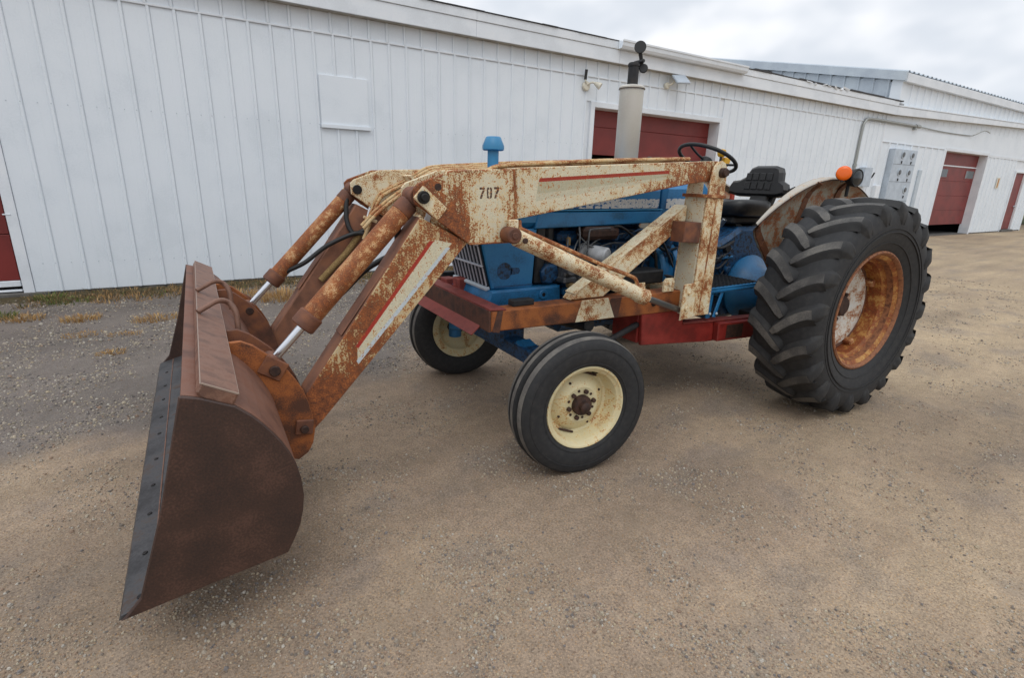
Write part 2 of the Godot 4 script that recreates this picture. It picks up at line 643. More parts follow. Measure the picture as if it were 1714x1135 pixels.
	M.pipe_cream = rusty(Color(0.78, 0.69, 0.53), 0.3, 179, 0.4, 0.65, 0.5, 0.06, 256)
	M.rib_rust = worn([Color(0.28, 0.16, 0.1), Color(0.42, 0.25, 0.13), Color(0.36, 0.2, 0.11)], 181, 0.3, 0.75, 0.05, 0.02, 128)
	M.chrome = plain(Color(0.8, 0.81, 0.83), 0.16, 0.95)
	M.rod_steel = plain(Color(0.55, 0.56, 0.57), 0.3, 0.9)
	M.grille_bar = plain(Color(0.72, 0.74, 0.78), 0.35, 0.3)
	M.grille_back = plain(Color(0.04, 0.07, 0.13), 0.7)
	M.muffler = worn([Color(0.72, 0.7, 0.66), Color(0.745, 0.73, 0.69), Color(0.76, 0.745, 0.71)], 161, 0.9, 0.38, 0.0, 0.006, 256, 0.15)
	M.black = worn([Color(0.06, 0.06, 0.065), Color(0.1, 0.1, 0.105)], 165, 0.3, 0.6, 0.03, 0.02, 128)
	M.vinyl = worn([Color(0.07, 0.07, 0.075), Color(0.095, 0.095, 0.1), Color(0.125, 0.122, 0.12)], 167, 0.35, 0.42, 0.04, 0.02, 256)
	M.hose = plain(Color(0.1, 0.105, 0.11), 0.55)
	M.filter = worn([Color(0.7, 0.71, 0.72), Color(0.82, 0.83, 0.84)], 169, 0.2, 0.4, 0.0, 0.02, 128)
	M.yellow = plain(Color(0.8, 0.6, 0.09), 0.5)
	M.decal_red = plain(Color(0.62, 0.2, 0.13), 0.6)
	M.amber = plain(Color(0.92, 0.4, 0.06), 0.25)
	M.amber.emission_enabled = false
	M.hub = worn([Color(0.16, 0.1, 0.08), Color(0.27, 0.17, 0.12)], 171, 0.15, 0.7, 0.05, 0.03, 128)
	M.pin = plain(Color(0.1, 0.095, 0.095), 0.5, 0.3)
	M.fray = worn([Color(0.45, 0.36, 0.22), Color(0.6, 0.5, 0.33)], 173, 0.1, 0.95, 0.1, 0.05, 128)
	# building
	M.siding = worn([Color(0.84, 0.868, 0.893), Color(0.86, 0.886, 0.91), Color(0.868, 0.893, 0.916), Color(0.873, 0.898, 0.92)], 201, 3.1, 0.5, 0.02, 0.006)
	M.trim = worn([Color(0.83, 0.85, 0.87), Color(0.86, 0.88, 0.9), Color(0.88, 0.895, 0.91)], 205, 1.8, 0.55, 0.02, 0.01, 256)
	M.soffit = worn([Color(0.6, 0.57, 0.53), Color(0.72, 0.7, 0.66)], 207, 1.0, 0.8, 0.02, 0.02, 128)
	M.galv = worn([Color(0.66, 0.7, 0.74), Color(0.73, 0.77, 0.8)], 209, 1.5, 0.45, 0.0, 0.01, 128)
	M.galv_dark = worn([Color(0.28, 0.29, 0.3), Color(0.45, 0.46, 0.47)], 210, 0.2, 0.45, 0.02, 0.02, 128, 0.4)
	M.roof_edge = plain(Color(0.24, 0.24, 0.25), 0.8)
	M.roof_felt = plain(Color(0.62, 0.63, 0.64), 0.8)
	M.door_red = worn([Color(0.41, 0.12, 0.105), Color(0.455, 0.14, 0.122), Color(0.475, 0.15, 0.13)], 211, 1.5, 0.5, 0.0, 0.008, 256)
	M.dark_room = plain(Color(0.05, 0.05, 0.05), 0.9)
	M.concrete = worn([Color(0.3, 0.29, 0.28), Color(0.4, 0.39, 0.37)], 213, 0.8, 0.9, 0.1, 0.02, 128)
	M.grey_box = worn([Color(0.66, 0.7, 0.74), Color(0.72, 0.76, 0.8)], 215, 0.8, 0.45, 0.0, 0.02, 128)
	M.conduit = plain(Color(0.6, 0.61, 0.6), 0.45, 0.4)
	M.glass_dark = plain(Color(0.12, 0.14, 0.15), 0.12)
	M.glass_pale = plain(Color(0.36, 0.39, 0.4), 0.15)
	M.lamp_white = plain(Color(0.82, 0.8, 0.74), 0.5)
	M.wood_orange = plain(Color(0.72, 0.48, 0.22), 0.7)
	M.stone = StandardMaterial3D.new()
	M.stone.vertex_color_use_as_albedo = true
	M.stone.roughness = 0.9
	M.blade = StandardMaterial3D.new()
	M.blade.vertex_color_use_as_albedo = true
	M.blade.roughness = 0.8
	M.blade.backlight_enabled = true
	M.blade.backlight = Color(0.35, 0.35, 0.3)


# ---------------------------------------------------------------- the yard

var hill_noise := FastNoiseLite.new()
var tone_noise := FastNoiseLite.new()

func ground_height(x: float, z: float) -> float:
	var fade := 1.0 - smoothstep(9.0, 16.0, Vector2(x - 3.0, z + 4.0).length())
	return (hill_noise.get_noise_2d(x, z) * 0.022 - 0.006) * fade


func dark_gravel(x: float, z: float) -> float:
	# how much of the dark crushed stone shows: by the shed and at the front of the loader; 0 on the packed sand
	var edge := -3.72 - 0.45 * maxf(x - 0.4, 0.0) + 0.5 * tone_noise.get_noise_2d(x * 1.6, z * 1.6 + 40.0)
	var d := smoothstep(0.25, -0.35, z - edge)
	return d * (1.0 - 0.55 * smoothstep(2.5, 8.0, x))


func ground_tone(x: float, z: float) -> Color:
	var d := dark_gravel(x, z)
	var sand := Color(0.286, 0.214, 0.152)
	var tan := Color(0.385, 0.295, 0.19)
	var grey := Color(0.152, 0.13, 0.114)
	var a := tone_noise.get_noise_2d(x * 0.7, z * 1.1)
	var b := tone_noise.get_noise_2d(x * 2.6 + 9.0, z * 3.4)
	# wheel paths sweep round from the left to the right of the yard
	var path := tone_noise.get_noise_2d((z + 0.1 * x) * 3.2 + 70.0, x * 0.25)
	var c := sand.lerp(tan, clampf(smoothstep(1.5, 6.0, x) * 0.75 + a * 0.55, 0.0, 1.0))
	c = c.lerp(grey, d)
	c = c.lerp(grey, clampf(0.45 * smoothstep(0.12, 0.5, b), 0.0, 1.0) * (1.0 - d))
	return c * (1.0 + 0.2 * a + 0.14 * b + 0.22 * path)


func make_ground() -> void:
	hill_noise.seed = 3
	hill_noise.frequency = 0.7
	hill_noise.fractal_octaves = 3
	tone_noise.seed = 8
	tone_noise.frequency = 0.55
	tone_noise.fractal_octaves = 4
	var xs := PackedFloat32Array()
	var zs := PackedFloat32Array()
	var x := -5.0
	while x < 12.0:
		xs.append(x)
		x += 0.07
	while x < 40.0:
		xs.append(x)
		x += 0.5
	for e in [45.0, 60.0, 90.0, 150.0, 300.0, 700.0]:
		xs.append(e)
	for e in [-8.0, -14.0, -30.0, -80.0, -250.0, -700.0]:
		xs.insert(0, e)
	for e in [-700.0, -250.0, -100.0, -50.0, -30.0, -20.0, -14.0, -11.0]:
		zs.append(e)
	var z := -9.4
	while z < 0.6:
		zs.append(z)
		z += 0.07
	for e in [1.0, 2.0, 4.0, 8.0, 20.0, 60.0, 250.0, 700.0]:
		zs.append(e)
	var nx := xs.size()
	var nzs := zs.size()
	var v := PackedVector3Array()
	var c := PackedColorArray()
	var idx := PackedInt32Array()
	for j in nzs:
		for i in nx:
			v.append(Vector3(xs[i], ground_height(xs[i], zs[j]), zs[j]))
			c.append(ground_tone(xs[i], zs[j]) * 1.62)
	for j in nzs - 1:
		for i in nx - 1:
			var a := j * nx + i
			idx.append_array([a, a + 1, a + nx, a + 1, a + nx + 1, a + nx])
	var arr := []
	arr.resize(Mesh.ARRAY_MAX)
	arr[Mesh.ARRAY_VERTEX] = v
	arr[Mesh.ARRAY_COLOR] = c
	arr[Mesh.ARRAY_INDEX] = idx
	var raw := ArrayMesh.new()
	raw.add_surface_from_arrays(Mesh.PRIMITIVE_TRIANGLES, arr)
	var st := SurfaceTool.new()
	st.create_from(raw, 0)
	st.generate_normals()
	var o := put("ground", st.commit(), gravel_mat())
	o.set_meta("kind", "structure")


func gravel_mat() -> StandardMaterial3D:
	# packed sand with grit: a multiplier round 0.62 that the tone of the ground is multiplied with
	var size := 1024
	var l := nz(301, 0.01, 4, size)
	var m := nz(302, 0.07, 3, size)
	var g := FastNoiseLite.new()
	g.seed = 303
	g.noise_type = FastNoiseLite.TYPE_CELLULAR
	g.frequency = 0.12
	g.cellular_return_type = FastNoiseLite.RETURN_CELL_VALUE
	g.fractal_type = FastNoiseLite.FRACTAL_NONE
	var cell := g.get_seamless_image(size, size).get_data()
	g.cellular_return_type = FastNoiseLite.RETURN_DISTANCE
	var dist := g.get_seamless_image(size, size).get_data()
	var f := nz(304, 0.3, 2, size)
	var rgb := PackedByteArray()
	rgb.resize(size * size * 3)
	var hi := PackedByteArray()
	hi.resize(size * size)
	for i in size * size:
		var ff := f[i] / 255.0
		var t := 0.78 + 0.2 * (ff - 0.5) * 2.0 + 0.26 * (m[i] / 255.0 - 0.5) + 0.12 * (l[i] / 255.0 - 0.5)
		var c := Color(t, t, t)
		var hgt := 0.4 + 0.18 * ff + 0.12 * m[i] / 255.0
		var cv := cell[i] / 255.0
		var dd := dist[i] / 255.0
		# some of the cells are grains of stone, pale, tan or dark
		if cv > 0.6 and dd < 0.4:
			var k := (cv - 0.6) / 0.4
			var s := smoothstep(0.4, 0.28, dd)
			var tint := Color(1.0, 0.97, 0.92) if k > 0.6 else (Color(0.6, 0.57, 0.56) if k > 0.3 else Color(0.88, 0.8, 0.68))
			c = c.lerp(tint, 0.6 * s)
			hgt += 0.3 * s
		rgb[i * 3] = clampi(int(c.r * 255.0), 0, 255)
		rgb[i * 3 + 1] = clampi(int(c.g * 255.0), 0, 255)
		rgb[i * 3 + 2] = clampi(int(c.b * 255.0), 0, 255)
		hi[i] = clampi(int(hgt * 255.0), 0, 255)
	var mat := tri_mat(Image.create_from_data(size, size, false, Image.FORMAT_RGB8, rgb), Image.create_from_data(size, size, false, Image.FORMAT_L8, hi), 1.05, 0.95, 0.4)
	mat.vertex_color_use_as_albedo = true
	return mat


func stone_mesh(sd: int) -> ArrayMesh:
	var r := RandomNumberGenerator.new()
	r.seed = sd
	var st := st_new()
	st.set_smooth_group(-1)
	var rings := [[0.55, -0.5, 5], [1.0, 0.0, 6], [0.62, 0.5, 5]]
	var pts := []
	for k in 3:
		var ring := []
		for i in 6:
			var t := TAU * i / 6 + k * 0.4
			var q: float = rings[k][0] * r.randf_range(0.75, 1.15)
			ring.append(Vector3(cos(t) * q * 0.5, rings[k][1] * r.randf_range(0.55, 0.8), sin(t) * q * 0.42))
		pts.append(ring)
	for k in 2:
		for i in 6:
			var j := (i + 1) % 6
			var mid: Vector3 = (pts[k][i] + pts[k + 1][j]) / 2.0
			quad_n(st, pts[k][i], pts[k][j], pts[k + 1][j], pts[k + 1][i], mid)
	for i in 6:
		tri_n(st, Vector3(0, 0.42, 0), pts[2][i], pts[2][(i + 1) % 6], Vector3.UP)
	return done(st)


func make_stones() -> void:
	var tints := [Color(0.42, 0.36, 0.27), Color(0.44, 0.36, 0.25), Color(0.33, 0.28, 0.22), Color(0.36, 0.31, 0.25), Color(0.19, 0.17, 0.16), Color(0.45, 0.41, 0.35), Color(0.2, 0.165, 0.135), Color(0.3, 0.21, 0.15)]
	for kind in 3:
		var where := []
		var tone := PackedColorArray()
		var tries := 0
		while where.size() < 34000 and tries < 400000:
			tries += 1
			var a := deg_to_rad(rng.randf_range(-32.0, 88.0))
			var d := 0.9 + 12.0 * pow(rng.randf(), 1.35)
			var p := Vector3(sin(a) * d, 0, -cos(a) * d)
			if p.z < -8.45 - 0.03 * p.x or p.z > -0.1:
				continue
			var dark := dark_gravel(p.x, p.z)
			var clump := tone_noise.get_noise_2d(p.x * 3.0 + 30.0, p.z * 3.0)
			if rng.randf() > clampf(0.2 + 0.55 * dark + clump * 2.0, 0.03, 1.0):
				continue
			p.y = ground_height(p.x, p.z)
			var s := 0.0024 + 0.006 * pow(rng.randf(), 3.5)
			if rng.randf() < 0.013:
				s = rng.randf_range(0.007, 0.013)
			s *= (1.0 + 0.08 * d) * (1.0 + 0.3 * dark)
			var b := Basis.from_euler(Vector3(rng.randf_range(-0.3, 0.3), rng.randf() * TAU, rng.randf_range(-0.3, 0.3))).scaled(Vector3.ONE * s * 1.5)
			where.append(Transform3D(b, p + Vector3(0, s * 0.12, 0)))
			var c: Color = tints[rng.randi() % tints.size()]
			if dark > 0.5 and rng.randf() < 0.55:
				c = tints[[0, 3, 4, 4, 5][rng.randi() % 5]] * (0.6 if rng.randf() < 0.4 else 1.0)
			tone.append(c * rng.randf_range(0.75, 1.05))
		var mm := MultiMesh.new()
		mm.transform_format = MultiMesh.TRANSFORM_3D
		mm.use_colors = true
		mm.mesh = stone_mesh(40 + kind)
		mm.instance_count = where.size()
		for i in where.size():
			mm.set_instance_transform(i, where[i])
			mm.set_instance_color(i, tone[i])
		var o := MultiMeshInstance3D.new()
		o.name = "gravel_stones"
		o.multimesh = mm
		o.material_override = M.stone
		add_child(o, true)
		o.set_meta("kind", "stuff")
		o.set_meta("label", ["pale and dark loose pebbles strewn over the yard", "small angular grit scattered over the packed sand", "loose crushed stone lying on the gravel yard"][kind])
		o.set_meta("category", "gravel")


# ---------------------------------------------------------------- the white shed: u runs along its front, v up, w out of the wall

func siding_mesh(wide: float, high: float) -> ArrayMesh:
	# one sheet: a flat field with a rib at its right edge and two faint swages
	var st := st_new()
	var k := wide / 0.274
	var prof := PackedVector2Array()
	for p in [[0, 0], [0.115, 0.0], [0.125, 0.0012], [0.135, 0.0], [0.226, 0], [0.237, 0.02], [0.262, 0.02], [0.2725, 0], [0.2725, -0.02], [0, -0.02]]:
		prof.append(Vector2(p[0] * k, p[1] * (k if p[1] > 0.0 else 1.0)))
	prism(st, prof, 0.0, high, 0.001, Transform3D(Basis(Vector3(1, 0, 0), Vector3(0, 0, 1), Vector3(0, 1, 0)), Vector3.ZERO))
	return done(st)


func sheets(u0: float, u1: float, pitch: float, v0: float, v1: float, parent: Node, cache: Dictionary) -> void:
	var key := "%.3f_%.3f" % [pitch, v1 - v0]
	if not cache.has(key):
		cache[key] = siding_mesh(pitch, v1 - v0)
	var u := u0
	while u + pitch * 0.6 < u1:
		var sheet := put("siding_sheet", cache[key], M.siding, parent, Vector3(u, v0, 0.0008 * (int(u * 37.0) % 3)))
		sheet.rotation.y = deg_to_rad(0.22 * sin(u * 51.0))
		if v1 - v0 > 2.0:
			if not cache.has("screws"):
				var st := st_new()
				for v in [0.35, 2.2]:
					for x in [0.125, 0.25]:
						rod(st, Vector3(x, v, 0.0 if x < 0.2 else 0.018), Vector3(x, v, 0.007 if x < 0.2 else 0.025), 0.006, 6, 0.002)
				cache["screws"] = done(st)
			if pitch < 0.3:
				var sc := put("screws", cache["screws"], M.galv, sheet)
				sc.set_meta("kind", "stuff")
		u += pitch


func sbox(called: String, u0: float, u1: float, v0: float, v1: float, w0: float, w1: float, mat: Material, parent: Node, bevel := 0.004) -> MeshInstance3D:
	var st := st_new()
	box3(st, u0, u1, v0, v1, w0, w1, bevel)
	return put(called, done(st), mat, parent)


func make_shed() -> void:
	shed = thing("metal_shed", "long white metal shed with ribbed siding, red doors and a peeling fascia", "shed", Vector3(0, 0, -8.545))
	shed.rotation.y = 0.030838
	var cache := {}
	var wall := node("front_wall", shed)
	# backing behind the sheets, in pieces round the openings
	for q in [[-1.955, 6.86, -0.3, 3.72], [6.86, 10.56, 2.93, 3.72], [10.56, 18.1, -0.3, 3.72], [-7.0, -1.955, 3.0, 3.72], [-12.0, -7.0, -0.3, 3.72], [18.1, 22.66, -0.3, 3.72], [22.66, 26.35, 2.94, 3.72], [26.35, 29.77, -0.3, 3.72], [29.77, 30.9, 2.44, 3.72], [30.9, 32.1, -0.3, 3.72]]:
		sbox("wall_backing", q[0], q[1], q[2], q[3], -0.28, -0.021, M.trim, wall, 0.0)
	sheets(-1.84, 6.75, 0.274, 0.045, 3.44, wall, cache)
	sheets(6.654, 10.6, 0.274, 3.03, 3.44, wall, cache)
	sheets(10.66, 18.05, 0.274, 0.045, 3.44, wall, cache)
	sheets(-12.0, 18.05, 0.274, 3.465, 3.72, wall, cache)
	sheets(-12.0, -7.0, 0.274, 0.045, 3.44, wall, cache)
	sheets(-7.0, -1.95, 0.274, 3.1, 3.44, wall, cache)
	sbox("seam_flashing", -12.0, 18.06, 3.441, 3.464, -0.01, 0.021, M.trim, wall, 0.003)
	# the right part: smooth panel above, narrow ribs below
	for q in [[18.1, 21.4], [21.403, 24.8], [24.803, 28.2], [28.203, 32.1]]:
		var sp := st_new()
		prism(sp, PackedVector2Array([Vector2(q[0], 2.99), Vector2(q[1], 2.99), Vector2(q[1], 3.8 + (q[1] - 18.3) * 0.03), Vector2(q[0], 3.8 + (q[0] - 18.3) * 0.03)]), -0.019, 0.004, 0.002)
		put("smooth_panel", done(sp), M.siding, wall)
	sbox("drip_edge", 18.1, 22.6, 2.965, 2.989, -0.01, 0.028, M.trim, wall, 0.003)
	sbox("drip_edge", 26.4, 32.1, 2.9, 2.989, -0.01, 0.02, M.trim, wall, 0.003)
	sheets(18.12, 22.5, 0.49, 0.045, 2.962, wall, cache)
	sheets(26.4, 29.7, 0.385, 0.045, 2.897, wall, cache)
	sheets(30.95, 32.1, 0.385, 0.045, 2.897, wall, cache)
	sbox("corner_trim", 18.06, 18.115, 0.045, 3.7, -0.015, 0.024, M.trim, wall)
	sbox("corner_trim", 32.09, 32.16, 0.0, 4.4, -0.3, 0.02, M.trim, wall)
	sbox("corner_trim", -1.95, -1.845, 0.0, 3.43, -0.02, 0.014, M.trim, wall)
	sbox("foundation", -12.0, 6.86, -0.3, 0.04, -0.3, -0.008, M.concrete, shed)
	sbox("foundation", 10.56, 22.66, -0.3, 0.04, -0.3, -0.008, M.concrete, shed)
	sbox("foundation", 26.35, 32.1, -0.3, 0.04, -0.3, -0.008, M.concrete, shed)
	# side, back and roof
	sbox("side_wall", 31.9, 32.08, -0.3, 4.3, -14.0, -0.3, M.siding, shed)
	sbox("side_wall", -12.0, -11.8, -0.3, 3.7, -14.0, -0.3, M.siding, shed)
	sbox("back_wall", -12.0, 32.0, -0.3, 3.7, -14.2, -14.0, M.siding, shed)
	var st := st_new()
	prism(st, PackedVector2Array([Vector2(0.12, 3.98), Vector2(-14.2, 4.1), Vector2(-14.2, 4.25), Vector2(0.12, 4.06)]), -12.0, 18.7, 0.0, Transform3D(Basis(Vector3(0, 0, 1), Vector3(0, 1, 0), Vector3(1, 0, 0)), Vector3.ZERO))
	put("roof", done(st), M.roof_felt, shed)
	# eaves: soffit, fascia boards of unequal lengths, a roll of roofing over the edge
	sbox("soffit", -12.0, 18.6, 3.722, 3.735, -0.02, 0.13, M.soffit, shed, 0.0)
	var joints := [-12.0, -4.6, 4.2, 7.27, 13.05, 16.6, 18.3]
	for i in joints.size() - 1:
		sbox("fascia_board", joints[i] + 0.003, joints[i + 1], 3.72, 3.95, 0.131, 0.155 + 0.002 * (i % 2), M.trim, shed, 0.004)
		sbox("fascia_cap", joints[i] + 0.003, joints[i + 1], 3.953, 4.085, 0.135, 0.17 + 0.002 * (i % 2), M.trim, shed, 0.004)
	edge_roll()
	var gut := st_new()
	var gp := PackedVector2Array([Vector2(0.174, 3.955), Vector2(0.26, 3.955), Vector2(0.285, 4.0), Vector2(0.292, 4.065), Vector2(0.305, 4.07), Vector2(0.305, 4.1), Vector2(0.298, 4.1), Vector2(0.28, 4.075), Vector2(0.275, 4.0), Vector2(0.255, 3.965), Vector2(0.182, 3.965), Vector2(0.182, 4.1), Vector2(0.174, 4.1)])
	prism(gut, gp, 7.2, 10.95, 0.001, Transform3D(Basis(Vector3(0, 0, 1), Vector3(0, 1, 0), Vector3(1, 0, 0)), Vector3.ZERO))
	put("gutter", done(gut), M.trim, shed)
	# fascia of the right part climbs to the right
	st = st_new()
	prism(st, PackedVector2Array([Vector2(18.3, 3.72), Vector2(32.2, 4.19), Vector2(32.2, 4.32), Vector2(18.3, 3.95)]), 0.1, 0.16, 0.004)
	put("fascia_board", done(st), M.trim, shed)
	st = st_new()
	prism(st, PackedVector2Array([Vector2(18.3, 3.955), Vector2(32.2, 4.325), Vector2(32.2, 4.345), Vector2(18.3, 3.985)]), -0.02, 0.175, 0.002)
	put("drip_edge", done(st), M.trim, shed)
	st = st_new()
	prism(st, PackedVector2Array([Vector2(18.3, 3.735), Vector2(32.2, 4.2), Vector2(32.2, 4.21), Vector2(18.3, 3.75)]), -0.02, 0.098, 0.0)
	put("soffit", done(st), M.soffit, shed)
	garage_door(6.86, 10.56, 2.93, 2.085, 0.26)
	garage_door(22.66, 26.35, 2.94, 0.38, 0.25)
	side_doors()
	# a boarded-up window
	var cover := sbox("window_cover", 1.735, 2.44, 2.255, 2.915, 0.0, 0.024, M.siding, shed)
	sbox("sill", 1.725, 2.455, 2.2, 2.254, -0.01, 0.05, M.siding, cover)


func edge_roll() -> void:
	# the dark edge of the roofing, torn and lifted in places
	var st := st_new()
	var r := RandomNumberGenerator.new()
	r.seed = 4
	var u := -12.0
	while u < 18.5:
		var n := minf(u + r.randf_range(0.25, 0.7), 18.5)
		var h := 0.012 + (r.randf_range(0.0, 0.03) if u > 11.0 else r.randf_range(0.0, 0.008))
		if u < 7.2 or u > 10.9:
			box3(st, u, n, 4.086, 4.086 + h, 0.02, 0.178 + r.randf_range(0.0, 0.015), 0.002)
		u = n + 0.001
	put("roofing_edge", done(st), M.roof_edge, shed)
	st = st_new()
	for k in 7:
		var a := 13.6 + k * 0.27 + r.randf_range(-0.1, 0.1)
		cbox(st, Transform3D(Basis.from_euler(Vector3(r.randf_range(-0.4, 0.4), r.randf_range(-0.3, 0.3), r.randf_range(-0.25, 0.25))), Vector3(a, 4.075 + r.randf_range(-0.01, 0.03), 0.19)), Vector3(r.randf_range(0.12, 0.3), r.randf_range(0.02, 0.05), 0.01), 0.002)
	put("peeling_strip", done(st), M.trim, shed)


func garage_door(u0: float, u1: float, top: float, bottom: float, deep: float) -> void:
	var d := node("garage_door", shed)
	# frame and reveals
	sbox("door_frame", u0 - 0.1, u0, 0.0, top + 0.1, -0.02, 0.026, M.trim, d)
	sbox("door_frame", u1, u1 + 0.1, 0.0, top + 0.1, -0.02, 0.026, M.trim, d)
	sbox("door_frame", u0, u1, top, top + 0.1, -0.02, 0.026, M.trim, d)
	sbox("reveal", u0 - 0.09, u0 + 0.002, 0.0, top, -deep - 0.05, -0.022, M.trim, d)
	sbox("reveal", u1 - 0.002, u1 + 0.09, 0.0, top, -deep - 0.05, -0.022, M.trim, d)
	sbox("reveal", u0, u1, top - 0.004, top + 0.09, -deep - 0.05, -0.022, M.trim, d)
	var v := bottom
	var k := 0
	while v < top + 0.2:
		var t := minf(v + 0.53, top + 0.25)
		sbox("door_section", u0 - 0.05, u1 + 0.05, v, t - 0.003, -deep - 0.05, -deep, M.door_red, d, 0.006)
		if deep < 0.255 and k == 3:
			for q in [[u0 + 0.67, u0 + 1.2], [u1 - 0.85, u1 - 0.12]]:
				var f := sbox("window_frame", q[0] - 0.05, q[1] + 0.05, v + 0.08, t - 0.09, -deep - 0.02, -deep + 0.012, M.door_red, d, 0.01)
				sbox("window_pane", q[0], q[1], v + 0.125, t - 0.135, -deep - 0.01, -deep + 0.0145, M.glass_pale if q[0] > u0 + 1.0 else M.glass_dark, d, 0.0)
		if deep < 0.255 and k == 4:
			sbox("section_strip", u0 - 0.02, u1 + 0.02, v - 0.03, v + 0.012, -deep - 0.01, -deep + 0.016, M.trim, d, 0.003)
		v = t
		k += 1
	# the dark room behind
	sbox("room_wall", u0 - 0.5, u1 + 0.5, -0.1, 3.4, -5.1, -5.0, M.dark_room, d, 0.0)
	sbox("room_wall", u0 - 0.55, u0 - 0.5, -0.1, 3.4, -5.0, -deep - 0.06, M.dark_room, d, 0.0)
	sbox("room_wall", u1 + 0.5, u1 + 0.55, -0.1, 3.4, -5.0, -deep - 0.06, M.dark_room, d, 0.0)
	sbox("room_ceiling", u0 - 0.5, u1 + 0.5, 3.41, 3.45, -5.0, -deep - 0.06, M.dark_room, d, 0.0)
	sbox("room_floor", u0 - 0.5, u1 + 0.5, -0.2, 0.02, -5.0, -0.02, M.concrete, d, 0.0)


func side_doors() -> void:
	# the wide red door at the left end
	var d := node("garage_door", shed)
	var v := 0.2
	while v < 3.0:
		sbox("door_section", -7.0, -1.965, v, minf(v + 0.55, 3.1), -0.09, -0.035, M.door_red, d, 0.006)
		v += 0.556
	sbox("bottom_rail", -7.0, -1.965, 0.125, 0.196, -0.1, -0.02, M.trim, d, 0.006)
	sbox("bottom_rail", -7.0, -1.965, 0.06, 0.085, -0.1, -0.02, M.trim, d, 0.006)
	sbox("threshold", -7.0, -1.7, -0.2, 0.05, -0.3, 0.05, M.concrete, d, 0.01)
	sbox("door_track", -7.0, -1.96, 3.0, 3.08, -0.1, 0.03, M.trim, d, 0.006)
	sbox("hinge_tab", -1.975, -1.9, 0.98, 0.995, 0.0, 0.02, M.trim, d, 0.002)
	# the narrow red door at the far right
	var n := node("entrance_door", shed)
	sbox("leaf", 29.78, 30.88, 0.1, 2.43, -0.09, -0.04, M.door_red, n, 0.006)
	sbox("door_frame", 29.7, 29.78, 0.0, 2.5, -0.09, 0.03, M.trim, n)
	sbox("door_frame", 30.88, 30.96, 0.0, 2.5, -0.09, 0.03, M.trim, n)
	sbox("door_frame", 29.78, 30.88, 2.43, 2.5, -0.09, 0.03, M.trim, n)
	sbox("threshold", 29.7, 31.0, -0.1, 0.09, -0.1, 0.1, M.concrete, n, 0.01)
	var st := st_new()
	rod(st, Vector3(30.75, 1.05, -0.04), Vector3(30.75, 1.05, 0.04), 0.035, 14)
	put("door_knob", done(st), M.galv, n)


func make_tall_shed() -> void:
	# the taller shed: its front wall stands on the fascia line, its gable faces left
	var t := thing("tall_shed", "taller pale metal shed with a grey corrugated roof, rising behind the white shed", "shed", Vector3(0, 0, -8.545))
	t.rotation.y = 0.030838
	var cache := {}
	var f := node("front_wall", t)
	var m := siding_mesh(0.45, 1.2)
	var u := 18.86
	while u < 45.0:
		put("siding_sheet", m, M.siding, f, Vector3(u, 3.7, -0.02))
		u += 0.45
	var st := st_new()
	prism(st, PackedVector2Array([Vector2(18.62, 3.3), Vector2(45.3, 3.3), Vector2(45.3, 4.7), Vector2(18.62, 4.7)]), -0.2, -0.045, 0.0)
	put("wall_backing", done(st), M.siding, f)
	sbox("corner_trim", 18.6, 18.86, 3.75, 4.78, -0.3, 0.006, M.siding, t)
	sbox("eave_trim", 18.58, 45.3, 4.66, 4.895, 0.0, 0.12, M.trim, t)
	# gable wall and its trim: slope 1 in 5 up to a ridge 15 m back
	var sideways := Transform3D(Basis(Vector3(0, 0, 1), Vector3(0, 1, 0), Vector3(1, 0, 0)), Vector3.ZERO)
	st = st_new()
	prism(st, PackedVector2Array([Vector2(-0.3, 3.0), Vector2(-0.3, 4.7), Vector2(-15.0, 7.7), Vector2(-30.0, 4.7), Vector2(-30.0, 3.0)]), 18.64, 18.8, 0.0, sideways)
	put("gable_backing", done(st), M.galv, t)
	var g := node("gable_wall", t)
	var w := -0.35
	while w > -20.0:
		var top := 4.66 + 0.2 * (-w) if w > -15.0 else 7.66 - 0.2 * (-w - 15.0)
		var sm := "%.1f" % top
		if not cache.has(sm):
			cache[sm] = siding_mesh(0.45, top - 3.8)
		var o := put("siding_sheet", cache[sm], M.galv, g, Vector3(18.625, 3.9, w - 0.45))
		o.rotation.y = -PI / 2
		w -= 0.45
	st = st_new()
	prism(st, PackedVector2Array([Vector2(0.1, 4.68), Vector2(-15.0, 7.7), Vector2(-15.0, 7.95), Vector2(0.1, 4.93)]), 18.5, 18.6, 0.004, sideways)
	prism(st, PackedVector2Array([Vector2(-30.1, 4.68), Vector2(-15.001, 7.7), Vector2(-15.001, 7.95), Vector2(-30.1, 4.93)]), 18.5, 18.6, 0.004, sideways)
	put("rake_trim", done(st), M.galv, t)
	# corrugated roof whose ends show along the eave
	var roof := node("roof", t)
	var prof := PackedVector2Array()
	var n := 90
	for i in n + 1:
		for q in [[0.0, 0.0], [0.09, 0.0], [0.13, 0.035], [0.21, 0.035], [0.25, 0.0]]:
			if i == n and q[0] > 0.0:
				break
			prof.append(Vector2(18.52 + i * 0.3 + q[0], q[1]))
	for i in range(prof.size() - 1, -1, -1):
		prof.append(prof[i] - Vector2(0, 0.012))
	for s in [1, -1]:
		var len := 15.37
		var b := Basis(Vector3(1, 0, 0), Vector3(0, cos(0.1974), s * sin(0.1974)), Vector3(0, -s * sin(0.1974), cos(0.1974)))
		st = st_new()
		var xf := Transform3D(b, Vector3(0, 7.955, -15.0))
		if s > 0:
			prism(st, prof, 0.0, len, 0.0, xf)
		else:
			prism(st, prof, -len, -0.005, 0.0, xf)
		put("roof_sheet", done(st), M.galv, roof)


